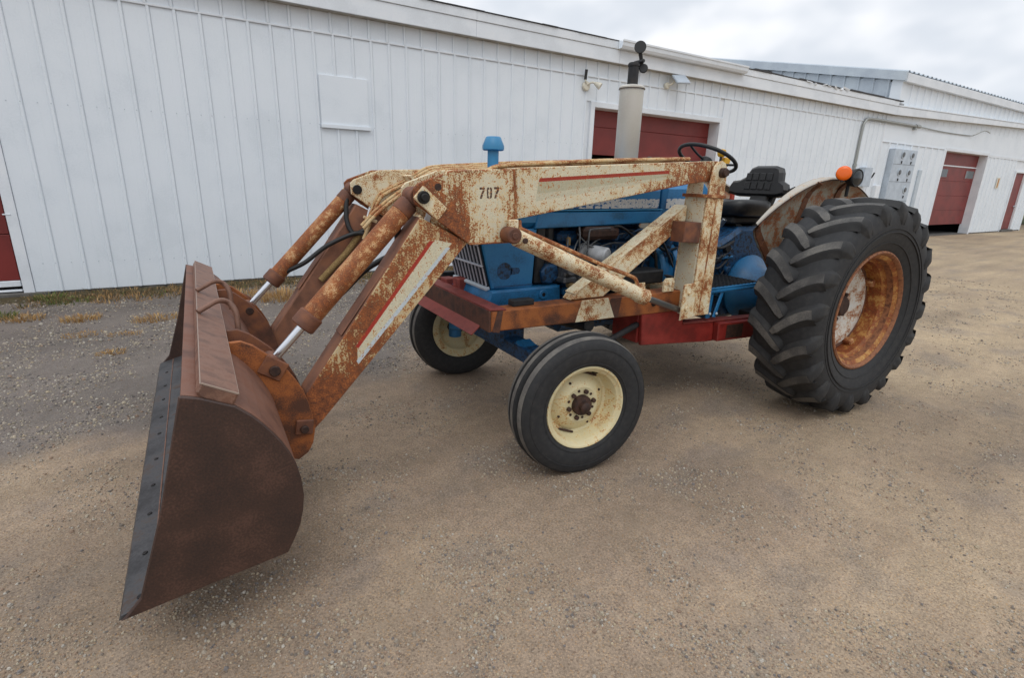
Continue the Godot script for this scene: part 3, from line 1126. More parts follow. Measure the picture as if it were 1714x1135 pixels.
func make_wall_fittings() -> void:
	var xf := shed.transform
	# twin-headed floodlight
	var a := thing("floodlight", "old cream twin-headed floodlight on a round base left of the red garage door", "light", xf * Vector3(6.6, 3.27, 0.0))
	a.rotation.y = shed.rotation.y
	var st := st_new()
	rod(st, Vector3(0, 0, 0), Vector3(0, 0, 0.06), 0.085, 20, 0.015)
	put("base", done(st), M.lamp_white, a)
	st = st_new()
	tube(st, smooth_path([Vector3(0, 0.02, 0.05), Vector3(0.07, 0.06, 0.12), Vector3(0.14, 0.03, 0.17)], 5), 0.018)
	tube(st, smooth_path([Vector3(0, 0.03, 0.05), Vector3(-0.05, 0.07, 0.07), Vector3(-0.06, 0.12, 0.07)], 5), 0.014)
	put("arm", done(st), M.lamp_white, a)
	st = st_new()
	lathe(st, [Vector2(0, -0.02), Vector2(0.03, 0.0), Vector2(0.06, 0.09), Vector2(0.062, 0.12), Vector2(0.05, 0.11), Vector2(0, 0.1)], 18, along(Vector3(0.12, 0.05, 0.14), Vector3(0.24, -0.05, 0.27)))
	put("lamp_head", done(st), M.lamp_white, a)
	st = st_new()
	bar(st, Vector3(-0.06, 0.1, 0.07), Vector3(-0.06, 0.27, 0.09), 0.05, 0.03)
	put("lamp_head", done(st), M.hose, a)
	# flat floodlight
	var b := thing("floodlight", "flat grey rectangular floodlight under the eaves above the red garage door", "light", xf * Vector3(8.72, 3.5, 0.0))
	b.rotation.y = shed.rotation.y
	st = st_new()
	rod(st, Vector3(0, 0, 0), Vector3(0, 0, 0.07), 0.065, 18, 0.012)
	tube(st, smooth_path([Vector3(0, 0, 0.05), Vector3(0.05, 0.03, 0.12), Vector3(0.1, 0.08, 0.14)], 4), 0.02)
	put("base", done(st), M.lamp_white, b)
	st = st_new()
	cbox(st, Transform3D(Basis.from_euler(Vector3(0.75, 0, 0.1)), Vector3(0.2, 0.12, 0.22)), Vector3(0.36, 0.045, 0.25), 0.012)
	put("housing", done(st), M.grey_box, b)
	st = st_new()
	cbox(st, Transform3D(Basis.from_euler(Vector3(0.75, 0, 0.1)), Vector3(0.2, 0.103, 0.204)), Vector3(0.3, 0.02, 0.19), 0.003)
	put("lens", done(st), M.lamp_white, b)
	# conduit with its elbow
	st = st_new()
	tube(st, smooth_path([Vector3(16.72, 0.3, 0.06), Vector3(16.72, 2.0, 0.06), Vector3(16.72, 3.15, 0.06), Vector3(16.8, 3.42, 0.06), Vector3(17.05, 3.52, 0.06), Vector3(18.4, 3.525, 0.06), Vector3(19.95, 3.525, 0.06)], 6), 0.038, 10)
	var c := thing("conduit_pipe", "grey conduit pipe rising up the white wall and bending right under the eaves", "pipe", xf * Vector3.ZERO)
	c.transform = xf
	put("pipe", done(st), M.conduit, c)
	st = st_new()
	rod(st, Vector3(19.9, 3.525, 0.06), Vector3(20.15, 3.53, 0.06), 0.06, 12)
	box3(st, 19.85, 19.95, 3.42, 3.52, 0.0, 0.09)
	rod(st, Vector3(16.72, 2.2, 0.06), Vector3(16.72, 2.28, 0.06), 0.05, 12)
	put("coupling", done(st), M.conduit, c)
	st = st_new()
	tube(st, smooth_path([Vector3(20.15, 3.53, 0.05), Vector3(22.0, 3.5, 0.03), Vector3(24.1, 3.52, 0.03), Vector3(24.4, 3.56, 0.1), Vector3(24.9, 3.72, 0.18), Vector3(25.35, 3.68, 0.2)], 6), 0.016, 6)
	var wire := put("drooping_cable", done(st), M.conduit, self)
	wire.transform = xf
	tag(wire, "thin cable running right along the wall from the end of the conduit pipe", "cable")
	# electrical cabinet
	var e := thing("meter_cabinet", "tall grey electric meter cabinet with round meters on the white wall", "cabinet", xf * Vector3(19.25, 0.5, 0.0))
	e.rotation.y = shed.rotation.y
	st = st_new()
	box3(st, -0.62, 0.86, 0.0, 2.3, 0.0, 0.2, 0.01)
	put("body", done(st), M.grey_box, e)
	for i in 3:
		for k in 2:
			var uu := -0.08 + k * 0.62
			if i == 0 and k == 0:
				continue
			var vv := 1.1 + i * 0.52
			st = st_new()
			rod(st, Vector3(uu, vv, 0.2), Vector3(uu, vv, 0.218), 0.115, 24, 0.006)
			var ring := put("meter", done(st), M.galv, e)
			st = st_new()
			rod(st, Vector3(uu, vv, 0.218), Vector3(uu, vv, 0.236), 0.075, 24, 0.01)
			put("dial", done(st), M.galv_dark, ring)
			st = st_new()
			box3(st, uu - 0.03, uu + 0.03, vv - 0.26, vv - 0.18, 0.2, 0.215)
			put("latch", done(st), M.pin, e)
	for v in [0.75, 1.33, 1.85]:
		st = st_new()
		box3(st, -0.6, 0.84, v, v + 0.008, 0.2005, 0.203, 0.0)
		put("panel_joint", done(st), M.pin, e)
	var s := thing("switch_box", "small grey switch box with a lever handle between the conduit and the meter cabinet", "switch box", xf * Vector3(17.35, 1.9, 0.0))
	s.rotation.y = shed.rotation.y
	st = st_new()
	box3(st, -0.22, 0.22, -0.25, 0.3, 0.0, 0.18, 0.01)
	put("body", done(st), M.grey_box, s)
	st = st_new()
	tube(st, smooth_path([Vector3(0.22, 0.0, 0.1), Vector3(0.3, 0.02, 0.14), Vector3(0.36, 0.16, 0.17)], 4), 0.022)
	put("lever", done(st), M.hose, s)
	var j := put("outlet_box", box_mesh(Vector3(0.26, 0.42, 0.14), 0.02), M.trim, self)
	j.transform = xf * Transform3D(Basis(), Vector3(18.2, 1.5, 0.08))
	tag(j, "small white outlet box low on the wall beside the meter cabinet", "box")
	st = st_new()
	box3(st, 20.9, 21.12, 0.7, 2.25, 0.0, 0.05, 0.01)
	tube(st, PackedVector3Array([Vector3(21.0, 0.2, 0.03), Vector3(21.0, 2.2, 0.03)]), 0.02)
	var g := put("wall_duct", done(st), M.galv, self)
	g.transform = xf
	tag(g, "narrow white duct on the wall between the meter cabinet and the red door", "duct")
	var n := put("notice", box_mesh(Vector3(0.3, 0.42, 0.02), 0.004), M.lamp_white, self)
	n.transform = xf * Transform3D(Basis(), Vector3(28.0, 1.98, 0.03))
	tag(n, "small notice with an orange bar between the two right-hand red doors", "sign")
	put("orange_bar", box_mesh(Vector3(0.1, 0.34, 0.004), 0.0), M.wood_orange, n, Vector3(0, 0, 0.013))


func box_mesh(size: Vector3, bevel := 0.004) -> ArrayMesh:
	var st := st_new()
	cbox(st, Transform3D(), size, bevel)
	return done(st)


# ---------------------------------------------------------------- the tractor (x as in the world, y up, z from its middle line, its left side at +z)

func part(called: String, st: SurfaceTool, mat: Material, parent: Node = null) -> MeshInstance3D:
	if parent == null:
		return put(called, done(st), mat, tractor, Vector3(-AXIS.x, 0, 0))
	return put(called, done(st), mat, parent)


func group_of(called: String) -> Node3D:
	return node(called, tractor, Vector3(-AXIS.x, 0, 0))


func poly(a: Array) -> PackedVector2Array:
	var out := PackedVector2Array()
	for p in a:
		out.append(Vector2(p[0], p[1]))
	return out


func turned(at: Vector3, dir: Vector3) -> Transform3D:
	return along(at, at + dir)


func make_tractor() -> void:
	tractor = thing("tractor", "old blue tractor with a rusty cream front loader and bucket, parked before the white shed", "tractor", AXIS)
	make_bucket()
	make_loader()
	make_frame()
	make_hood()
	make_engine()
	make_rear()
	make_seat()
	front_wheel(0.885)
	front_wheel(-0.8)
	rear_wheel(1.0)
	rear_wheel(-1.0)
	make_fender(1.0)
	make_fender(-1.0)


func make_bucket() -> void:
	var outer := [[-.335, .224], [-.1, .258], [.131, .29], [.158, .341], [.178, .385], [.192, .44], [.2, .5], [.196, .565], [.186, .62], [.17, .668], [.15, .71], [.126, .75], [.1, .788], [.072, .822], [.03, .862], [-.06, .906], [-.106, .919]]
	var o := poly(outer)
	var shell := o.duplicate()
	for i in range(o.size() - 1, -1, -1):
		var e := (o[mini(i + 1, o.size() - 1)] - o[maxi(i - 1, 0)]).normalized()
		shell.append(o[i] + Vector2(-e.y, e.x) * 0.012)
	var st := st_new()
	prism(st, shell, -1.286, 1.286, 0.0)
	var b := part("bucket", st, M.bucket_top)
	var side := poly([[-.352, .22]] + outer + [[-.1115, .918], [-.145, .79], [-.205, .56], [-.294, .283], [-.335, .236]])
	for s in [1, -1]:
		st = st_new()
		prism(st, side, s * 1.287, s * 1.302, 0.004)
		part("side_plate", st, M.bucket_side, b)
	# worn bright edge of the steel where the side was welded on
	st = st_new()
	prism(st, poly([[-.36, .214], [-.352, .232], [-.215, .272], [-.12, .275], [-.12, .2575], [-.2, .24]]), -1.2865, 1.2865, 0.002)
	var ce := part("cutting_edge", st, M.cutting, b)
	for zz in [1.24, 1.01, .75, .52, .27, -.02, -.24, -.51, -.75, -1.02]:
		st = st_new()
		rod(st, Vector3(-.303, .242, zz), Vector3(-.3055, .2492, zz), 0.009, 12, 0.001)
		part("bolt_hole", st, M.pin, ce)
	st = st_new()
	bar(st, Vector3(-.272, .2565, -1.28), Vector3(-.272, .2565, 1.28), 0.005, 0.003, Vector3(-.25, .97, 0), 0.001)
	part("weld_bead", st, M.bucket_bar, ce)
	for i in 6:
		st = st_new()
		prism(st, poly([[-.25, .262], [-.17, .2735], [-.17, .288]]), 1.05 - i * 0.42, 1.064 - i * 0.42, 0.001)
		part("gusset", st, M.bucket_side, b)
	# box bar along the top
	st = st_new()
	prism(st, poly([[-.052, .947], [.045, .895], [.024, .856], [-.06, .9], [-.067, .92]]), -1.282, 1.288, 0.006)
	var tb := part("top_bar", st, M.bucket_bar, b)
	for e in [[-.052, .947], [.045, .895]]:
		st = st_new()
		rod(st, Vector3(e[0] - .001, e[1] - .0015, -1.28), Vector3(e[0] - .001, e[1] - .0015, 1.286), 0.002, 8, 0.0005)
		part("worn_edge", st, M.bare_edge, tb)
	st = st_new()
	bar(st, Vector3(-.051, .947, 1.2885), Vector3(.044, .8955, 1.2885), 0.003, 0.006, Vector3(.5, .86, 0), 0.001)
	part("worn_edge", st, M.bare_edge, tb)
	for zz in [0.33, -0.17]:
		st = st_new()
		tube(st, smooth_path([Vector3(-.05, .95, zz + 0.02), Vector3(-.01, .968, zz), Vector3(.035, .985, zz - 0.02), Vector3(.075, .97, zz - 0.04), Vector3(.1, .925, zz - 0.02), Vector3(.1, .83, zz)], 5), 0.0125, 8)
		part("chain_hook", st, M.bucket_bar, b)
	# hinge plates on the back, in pairs, with their pins and bosses
	for s in [1, -1]:
		for zz in [.665, .47]:
			st = st_new()
			prism(st, poly([[-.005, .868], [.04, .886], [.09, .886], [.135, .861], [.17, .83], [.215, .786], [.256, .734], [.287, .683], [.312, .63], [.33, .57], [.342, .505], [.346, .43], [.334, .37], [.31, .327], [.268, .3], [.16, .335], [.18, .45], [.18, .56], [.15, .66], [.1, .75], [.05, .81], [.0, .855]]), s * (zz - 0.011), s * (zz + 0.011), 0.003)
			part("hinge_plate", st, M.rail_rust if zz > 0.6 else M.rust_brown, b)
		st = st_new()
		rod(st, Vector3(.204, .745, s * .455), Vector3(.204, .745, s * .7), 0.023, 18)
		part("pin", st, M.hub, b)
		st = st_new()
		rod(st, Vector3(.3, .452, s * .455), Vector3(.3, .452, s * .705), 0.018, 18)
		part("pin", st, M.hub, b)
		st = st_new()
		cbox(st, Transform3D(Basis(Vector3(0, 0, 1), -0.6), Vector3(.2, .755, s * .682)), Vector3(.1, .085, .012), 0.004)
		cbox(st, Transform3D(Basis(Vector3(0, 0, 1), -0.15), Vector3(.302, .458, s * .682)), Vector3(.075, .07, .012), 0.004)
		part("pin_keeper", st, M.rust_brown, b)


func plate_uv(r: Rect2) -> void:
	uv_rect = r


func make_loader() -> void:
	var cream := Color(0.86, 0.825, 0.715)
	# flat faces with their own paint, stencil and stripes
	var knee_rect := Rect2(0.83, 1.22, 0.58, 0.4)
	var knee_line := poly([[.853, 1.435], [.85, 1.5], [.872, 1.522], [1.035, 1.583], [1.365, 1.6], [1.388, 1.357], [1.355, 1.243], [1.131, 1.239]])
	var knee_mat := plate_mat(knee_rect, 560, 386, cream, 0.26, 401, [[.93, 1.42, .11, .3], [1.06, 1.38, .13, .3], [1.1, 1.28, .09, .22], [1.37, 1.5, .02, .4], [1.375, 1.36, .03, .4], [1.24, 1.5, .1, -.3], [1.27, 1.3, .1, -.06], [.87, 1.47, .05, .45], [1.2, 1.585, .12, .14]], [], digits(), knee_line, 0.2)
	var boom_rect := Rect2(1.36, 1.34, 1.55, 0.38)
	var boom_mat := plate_mat(boom_rect, 1240, 304, cream, 0.06, 421, [[1.5, 1.4, .14, .12], [2.7, 1.62, .16, .42], [2.3, 1.52, .12, .16], [2.0, 1.47, .1, .12], [2.5, 1.57, .08, .22], [1.9, 1.53, .25, -.12]], [
		[poly([[1.522, 1.542], [2.438, 1.61], [2.482, 1.586], [1.509, 1.447]]), Color(0.735, 0.71, 0.6), -0.12],
		[poly([[1.51, 1.483], [2.47, 1.596], [2.482, 1.586], [1.509, 1.447]]), Color(0.8, 0.775, 0.67), -0.12],
		[poly([[1.528, 1.561], [2.43, 1.628], [2.438, 1.61], [1.522, 1.542]]), Color(0.63, 0.2, 0.12), -0.35]], [], poly([[1.386, 1.605], [2.84, 1.697], [2.9, 1.68], [2.905, 1.62], [2.87, 1.585], [2.623, 1.557], [1.386, 1.356]]), 0.26)
	var arm_rect := Rect2(0.27, 0.44, 0.9, 0.97)
	var arm_mat := plate_mat(arm_rect, 560, 604, Color(0.81, 0.74, 0.6), 0.45, 441, [[.42, .6, .2, .3], [.5, .55, .14, .25], [1.0, 1.3, .12, .3], [.75, 1.12, .08, .15], [.72, .75, .12, .3], [.6, .95, .12, .25], [.34, .5, .1, .5]], [
		[poly([[.955, 1.268], [1.043, 1.249], [.562, .712], [.566, .785]]), Color(0.84, 0.81, 0.7), -0.62],
		[poly([[1.01, 1.228], [1.034, 1.228], [.566, .704], [.558, .722]]), Color(0.78, 0.82, 0.84), -0.7],
		[poly([[.927, 1.262], [.95, 1.262], [.571, .782], [.557, .792]]), Color(0.66, 0.19, 0.13), -0.62]], [], poly([[.885, 1.372], [1.127, 1.25], [.395, .462], [.285, .405], [.262, .45], [.33, .598]]), -0.12)
	for s in [1, -1]:
		# lower arm: a box beam that tapers to the bucket hinge
		var arm := poly([[.885, 1.372], [1.127, 1.25], [.395, .462], [.34, .41], [.285, .405], [.262, .45], [.33, .598], [.6, .97]])
		var st := st_new()
		prism(st, arm, s * .5, s * .632, 0.006)
		var la := part("lower_arm", st, M.arm_brown)
		plate_uv(arm_rect)
		st = st_new()
		prism(st, arm, s * .634, s * .642, 0.003)
		part("outer_plate", st, arm_mat, la)
		uv_rect = Rect2(0, 0, 1, 1)
		st = st_new()
		rod(st, Vector3(.3, .452, s * .49), Vector3(.3, .452, s * .645), 0.045, 20)
		part("boss", st, M.rust_brown, la)
		# welded stiffener on the front of the arm
		st = st_new()
		bar(st, Vector3(.72, 1.14, s * .57), Vector3(.5, .845, s * .57), 0.1, 0.006, Vector3(-.8, .6, 0))
		part("stiffener", st, M.arm_brown, la)
		# knee: two plates and the block between them
		var knee := poly([[.853, 1.435], [.85, 1.5], [.872, 1.522], [1.035, 1.583], [1.2, 1.592], [1.365, 1.6], [1.388, 1.357], [1.355, 1.243], [1.131, 1.239]])
		plate_uv(knee_rect)
		st = st_new()
		prism(st, knee, s * .643, s * .657, 0.004)
		var kn := part("knee_plate", st, knee_mat)
		uv_rect = Rect2(0, 0, 1, 1)
		st = st_new()
		prism(st, knee, s * .478, s * .492, 0.004)
		part("inner_plate", st, M.cream_worn, kn)
		st = st_new()
		prism(st, poly([[1.06, 1.578], [1.36, 1.594], [1.38, 1.36], [1.34, 1.25], [1.14, 1.25], [1.05, 1.31]]), s * .494, s * .641, 0.004)
		part("filler", st, M.cream_bad, kn)
		st = st_new()
		rod(st, Vector3(.89, 1.462, s * .465), Vector3(.89, 1.462, s * .685), 0.029, 18)
		rod(st, Vector3(.89, 1.462, s * .685), Vector3(.89, 1.462, s * .695), 0.018, 12)
		part("pin", st, M.pin, kn)
		st = st_new()
		bar(st, Vector3(.868, 1.487, s * .664), Vector3(.985, 1.385, s * .664), 0.075, 0.012, Vector3(0, 0, 1))
		part("pin_keeper", st, M.cream_bad, kn)
		st = st_new()
		rod(st, Vector3(.968, 1.508, s * .65), Vector3(.968, 1.508, s * .6585), 0.017, 16, 0.001)
		part("pin_hole", st, M.hub, kn)
		# weld line round the knee
		st = st_new()
		bar(st, Vector3(1.366, 1.6, s * .658), Vector3(1.388, 1.36, s * .658), 0.012, 0.008, Vector3(0, 0, 1))
		bar(st, Vector3(1.128, 1.243, s * .658), Vector3(1.353, 1.246, s * .658), 0.008, 0.006, Vector3(0, 0, 1))
		part("weld_bead", st, M.rust, kn)
		# boom
		var boom := poly([[1.386, 1.605], [2.84, 1.697], [2.9, 1.68], [2.905, 1.62], [2.87, 1.585], [2.623, 1.557], [1.386, 1.356]])
		st = st_new()
		prism(st, boom, s * .515, s * .634, 0.008)
		var bm := part("boom", st, M.cream_worn)
		plate_uv(boom_rect)
		st = st_new()
		prism(st, boom, s * .636, s * .643, 0.003)
		part("outer_plate", st, boom_mat, bm)
		uv_rect = Rect2(0, 0, 1, 1)
		# post: an open box with a rounded head and a strap
		var head := poly([[2.738, .93], [2.755, 1.47], [2.772, 1.63], [2.785, 1.665], [2.812, 1.692], [2.85, 1.698], [2.88, 1.685], [2.9, 1.655], [2.905, 1.6], [2.912, .715], [2.71, .715], [2.712, .76]])
		st = st_new()
		prism(st, head, s * .66, s * .675, 0.004)
		var po := part("post", st, M.cream_bad)
		st = st_new()
		prism(st, head, s * .49, s * .504, 0.004)
		part("inner_plate", st, M.cream_worn, po)
		st = st_new()
		prism(st, poly([[2.738, .94], [2.752, 1.49], [2.9, 1.49], [2.9, .72], [2.72, .72]]), s * .506, s * .658, 0.004)
		part("web", st, M.cream_clean, po)
		st = st_new()
		prism(st, poly([[2.735, 1.478], [2.735, 1.498], [2.918, 1.492], [2.918, 1.472]]), s * .482, s * .684, 0.003)
		part("strap", st, M.rust, po)
		st = st_new()
		rod(st, Vector3(2.852, 1.628, s * .48), Vector3(2.852, 1.628, s * .7), 0.03, 18)
		bolt(st, Vector3(2.852, 1.628, s * .7), Vector3(0, 0, s), 0.026, 0.014)
		part("pin", st, M.hub, po)
		st = st_new()
		prism(st, poly([[2.63, .94], [2.735, .945], [2.745, .72], [2.625, .705]]), s * .678, s * .692, 0.003)
		bolt(st, Vector3(2.675, .88, s * .692), Vector3(0, 0, s), 0.012)
		bolt(st, Vector3(2.665, .78, s * .692), Vector3(0, 0, s), 0.014)
		part("foot_plate", st, M.cream_bad, po)
		st = st_new()
		bar(st, Vector3(2.808, .74, s * .678), Vector3(2.834, 1.46, s * .678), 0.01, 0.006, Vector3(0, 0, 1))
		part("weld_bead", st, M.rust, po)
		# brace from the rail to the post
		st = st_new()
		prism(st, poly([[1.85, .877], [1.88, .915], [2.73, 1.425], [2.73, 1.33], [2.62, 1.235], [2.09, .878]]), s * .45, s * .545, 0.006)
		var br := part("brace", st, M.cream_bad)
		st = st_new()
		bar(st, Vector3(1.87, .912, s * .497), Vector3(2.72, 1.425, s * .497), 0.1, 0.006, Vector3(-.515, .857, 0), 0.003)
		part("top_strip", st, M.cream, br)
		st = st_new()
		prism(st, poly([[2.6, 1.205], [2.604, 1.33], [2.75, 1.325], [2.75, 1.195]]), s * .548, s * .66, 0.004)
		part("joint_plate", st, M.rust_brown, br)
		# tilt cylinder
		var top := Vector3(.888, 1.462, s * .567)
		var low := Vector3(.204, .745, s * .567)
		var d := (low - top).normalized()
		st = st_new()
		rod(st, top + d * 0.05, top + d * 0.785, 0.047, 28, 0.006)
		var tc := part("tilt_cylinder", st, M.rust)
		st = st_new()
		rod(st, top + d * 0.715, top + d * 0.79, 0.056, 28, 0.006)
		part("collar", st, M.rust_brown, tc)
		st = st_new()
		rod(st, top + d * 0.04, top + d * 0.11, 0.0495, 28, 0.008)
		part("collar", st, M.rust_brown, tc)
		st = st_new()
		rod(st, top + d * 0.78, low - d * 0.02, 0.02, 20)
		part("rod", st, M.chrome, tc)
		st = st_new()
		rod(st, top + Vector3(0, 0, -.06), top + Vector3(0, 0, .06), 0.045, 20)
		part("eye", st, M.rust_brown, tc)
		st = st_new()
		rod(st, low + Vector3(0, 0, -.05), low + Vector3(0, 0, .05), 0.04, 20)
		part("eye", st, M.rust_brown, tc)
		# lift cylinder outside the boom
		var a := Vector3(1.33, 1.287, s * .705)
		var e := Vector3(2.66, .762, s * .64)
		var m := Vector3(2.275, .893, s * .705)
		d = (m - a).normalized()
		st = st_new()
		rod(st, a + d * 0.03, m, 0.043, 28, 0.006)
		var lc := part("lift_cylinder", st, M.cream_worn)
		st = st_new()
		rod(st, m - d * 0.05, m + d * 0.012, 0.049, 28, 0.006)
		part("collar", st, M.cream_worn, lc)
		st = st_new()
		rod(st, m, e, 0.02, 20)
		part("rod", st, M.rod_steel, lc)
		st = st_new()
		rod(st, Vector3(1.33, 1.287, s * .66), Vector3(1.33, 1.287, s * .752), 0.04, 24, 0.006)
		rod(st, Vector3(1.33, 1.287, s * .752), Vector3(1.33, 1.287, s * .758), 0.018, 16)
		part("eye", st, M.rust_brown, lc)
		st = st_new()
		rod(st, Vector3(1.385, 1.262, s * .75), Vector3(1.385, 1.262, s * .765), 0.014, 12)
		part("bleed_plug", st, M.hub, lc)
		st = st_new()
		rod(st, Vector3(1.355, 1.33, s * .69), Vector3(1.37, 1.40, s * .66), 0.001, 4)
		tube(st, smooth_path([Vector3(1.43, 1.345, s * .62), Vector3(1.4, 1.318, s * .68), Vector3(1.43, 1.3, s * .7), Vector3(1.65, 1.215, s * .7), Vector3(1.95, 1.1, s * .7), Vector3(2.15, 1.03, s * .7), Vector3(2.2, 1.0, s * .7), Vector3(2.215, .95, s * .7), Vector3(2.21, .915, s * .7)], 6), 0.011, 10)
		part("oil_line", st, M.rust, lc)
		st = st_new()
		bar(st, Vector3(1.66, 1.2, s * .7), Vector3(1.645, 1.15, s * .7), 0.02, 0.02)
		part("line_clip", st, M.rust, lc)
		st = st_new()
		box3(st, 1.33, 1.385, 1.29, 1.36, s * .6585, s * .69, 0.004)
		part("bracket", st, M.cream_worn, lc)
		# hydraulic pipes along the inside of the boom and down the arm
		st = st_new()
		for k in 4:
			var zz: float = s * (.465 - 0.043 * k)
			var dy := -0.012 * k
			var pts := [Vector3(2.78, 1.71 + dy, zz), Vector3(2.1, 1.672 + dy, zz), Vector3(1.7, 1.642 + dy, zz), Vector3(1.45, 1.622 + dy, zz), Vector3(1.35, 1.605 + dy, zz), Vector3(1.25, 1.552 + dy, zz), Vector3(1.19, 1.517 + dy, zz)]
			if k < 2:
				pts += [Vector3(1.06, 1.455 + dy, zz), Vector3(1.02, 1.425 + dy, zz), Vector3(.99, 1.37 + dy, zz), Vector3(.955, 1.29 + dy, zz), Vector3(.9, 1.17 + dy, zz)]
			else:
				pts += [Vector3(1.06, 1.43 + dy, zz), Vector3(.96, 1.35 + dy, zz), Vector3(.88, 1.27 + dy, zz)]
			tube(st, smooth_path(pts, 4), 0.0118, 8)
		var pipes := part("hydraulic_pipes", st, M.pipe_cream)
		st = st_new()
		cbox(st, Transform3D(Basis(Vector3(0, 0, 1), 0.5), Vector3(1.215, 1.525, s * .43)), Vector3(.02, .075, .18), 0.003)
		cbox(st, Transform3D(Basis(Vector3(0, 0, 1), -0.4), Vector3(.955, 1.28, s * .45)), Vector3(.07, .02, .09), 0.003)
		part("pipe_clamp", st, M.cream_worn, pipes)
		st = st_new()
		bar(st, Vector3(1.0, 1.42, s * .49), Vector3(.93, 1.2, s * .49), 0.03, 0.015, Vector3(0, 0, 1))
		part("guard_strip", st, M.trim, pipes)
		# hoses to the cylinder
		st = st_new()
		tube(st, smooth_path([Vector3(.915, 1.21, s * .46), Vector3(.85, 1.19, s * .47), Vector3(.82, 1.27, s * .5), Vector3(.835, 1.4, s * .53), Vector3(.87, 1.44, s * .55)], 7), 0.015, 10)
		part("hose", st, M.hose, pipes)
		st = st_new()
		tube(st, smooth_path([Vector3(.91, 1.19, s * .44), Vector3(.84, 1.19, s * .45), Vector3(.68, 1.12, s * .46), Vector3(.55, 1.02, s * .49), Vector3(.46, .97, s * .53), Vector3(.43, .95, s * .55)], 7), 0.014, 10)
		part("hose", st, M.hose, pipes)
		if s == -1:
			st = st_new()
			tube(st, smooth_path([Vector3(.63, .9, -.485), Vector3(.72, .99, -.48), Vector3(.8, 1.07, -.475), Vector3(.9, 1.2, -.47)], 6), 0.02, 10)
			part("frayed_sleeve", st, M.fray, pipes)
	# cross tube between the lower arms
	var st2 := st_new()
	rod(st2, Vector3(.62, .86, -.5), Vector3(.62, .86, .5), 0.001, 4)
	st2 = st_new()
	rod(st2, Vector3(2.82, .82, -.5), Vector3(2.82, .82, .5), 0.06, 20)
	part("cross_tube", st2, M.cream_bad)


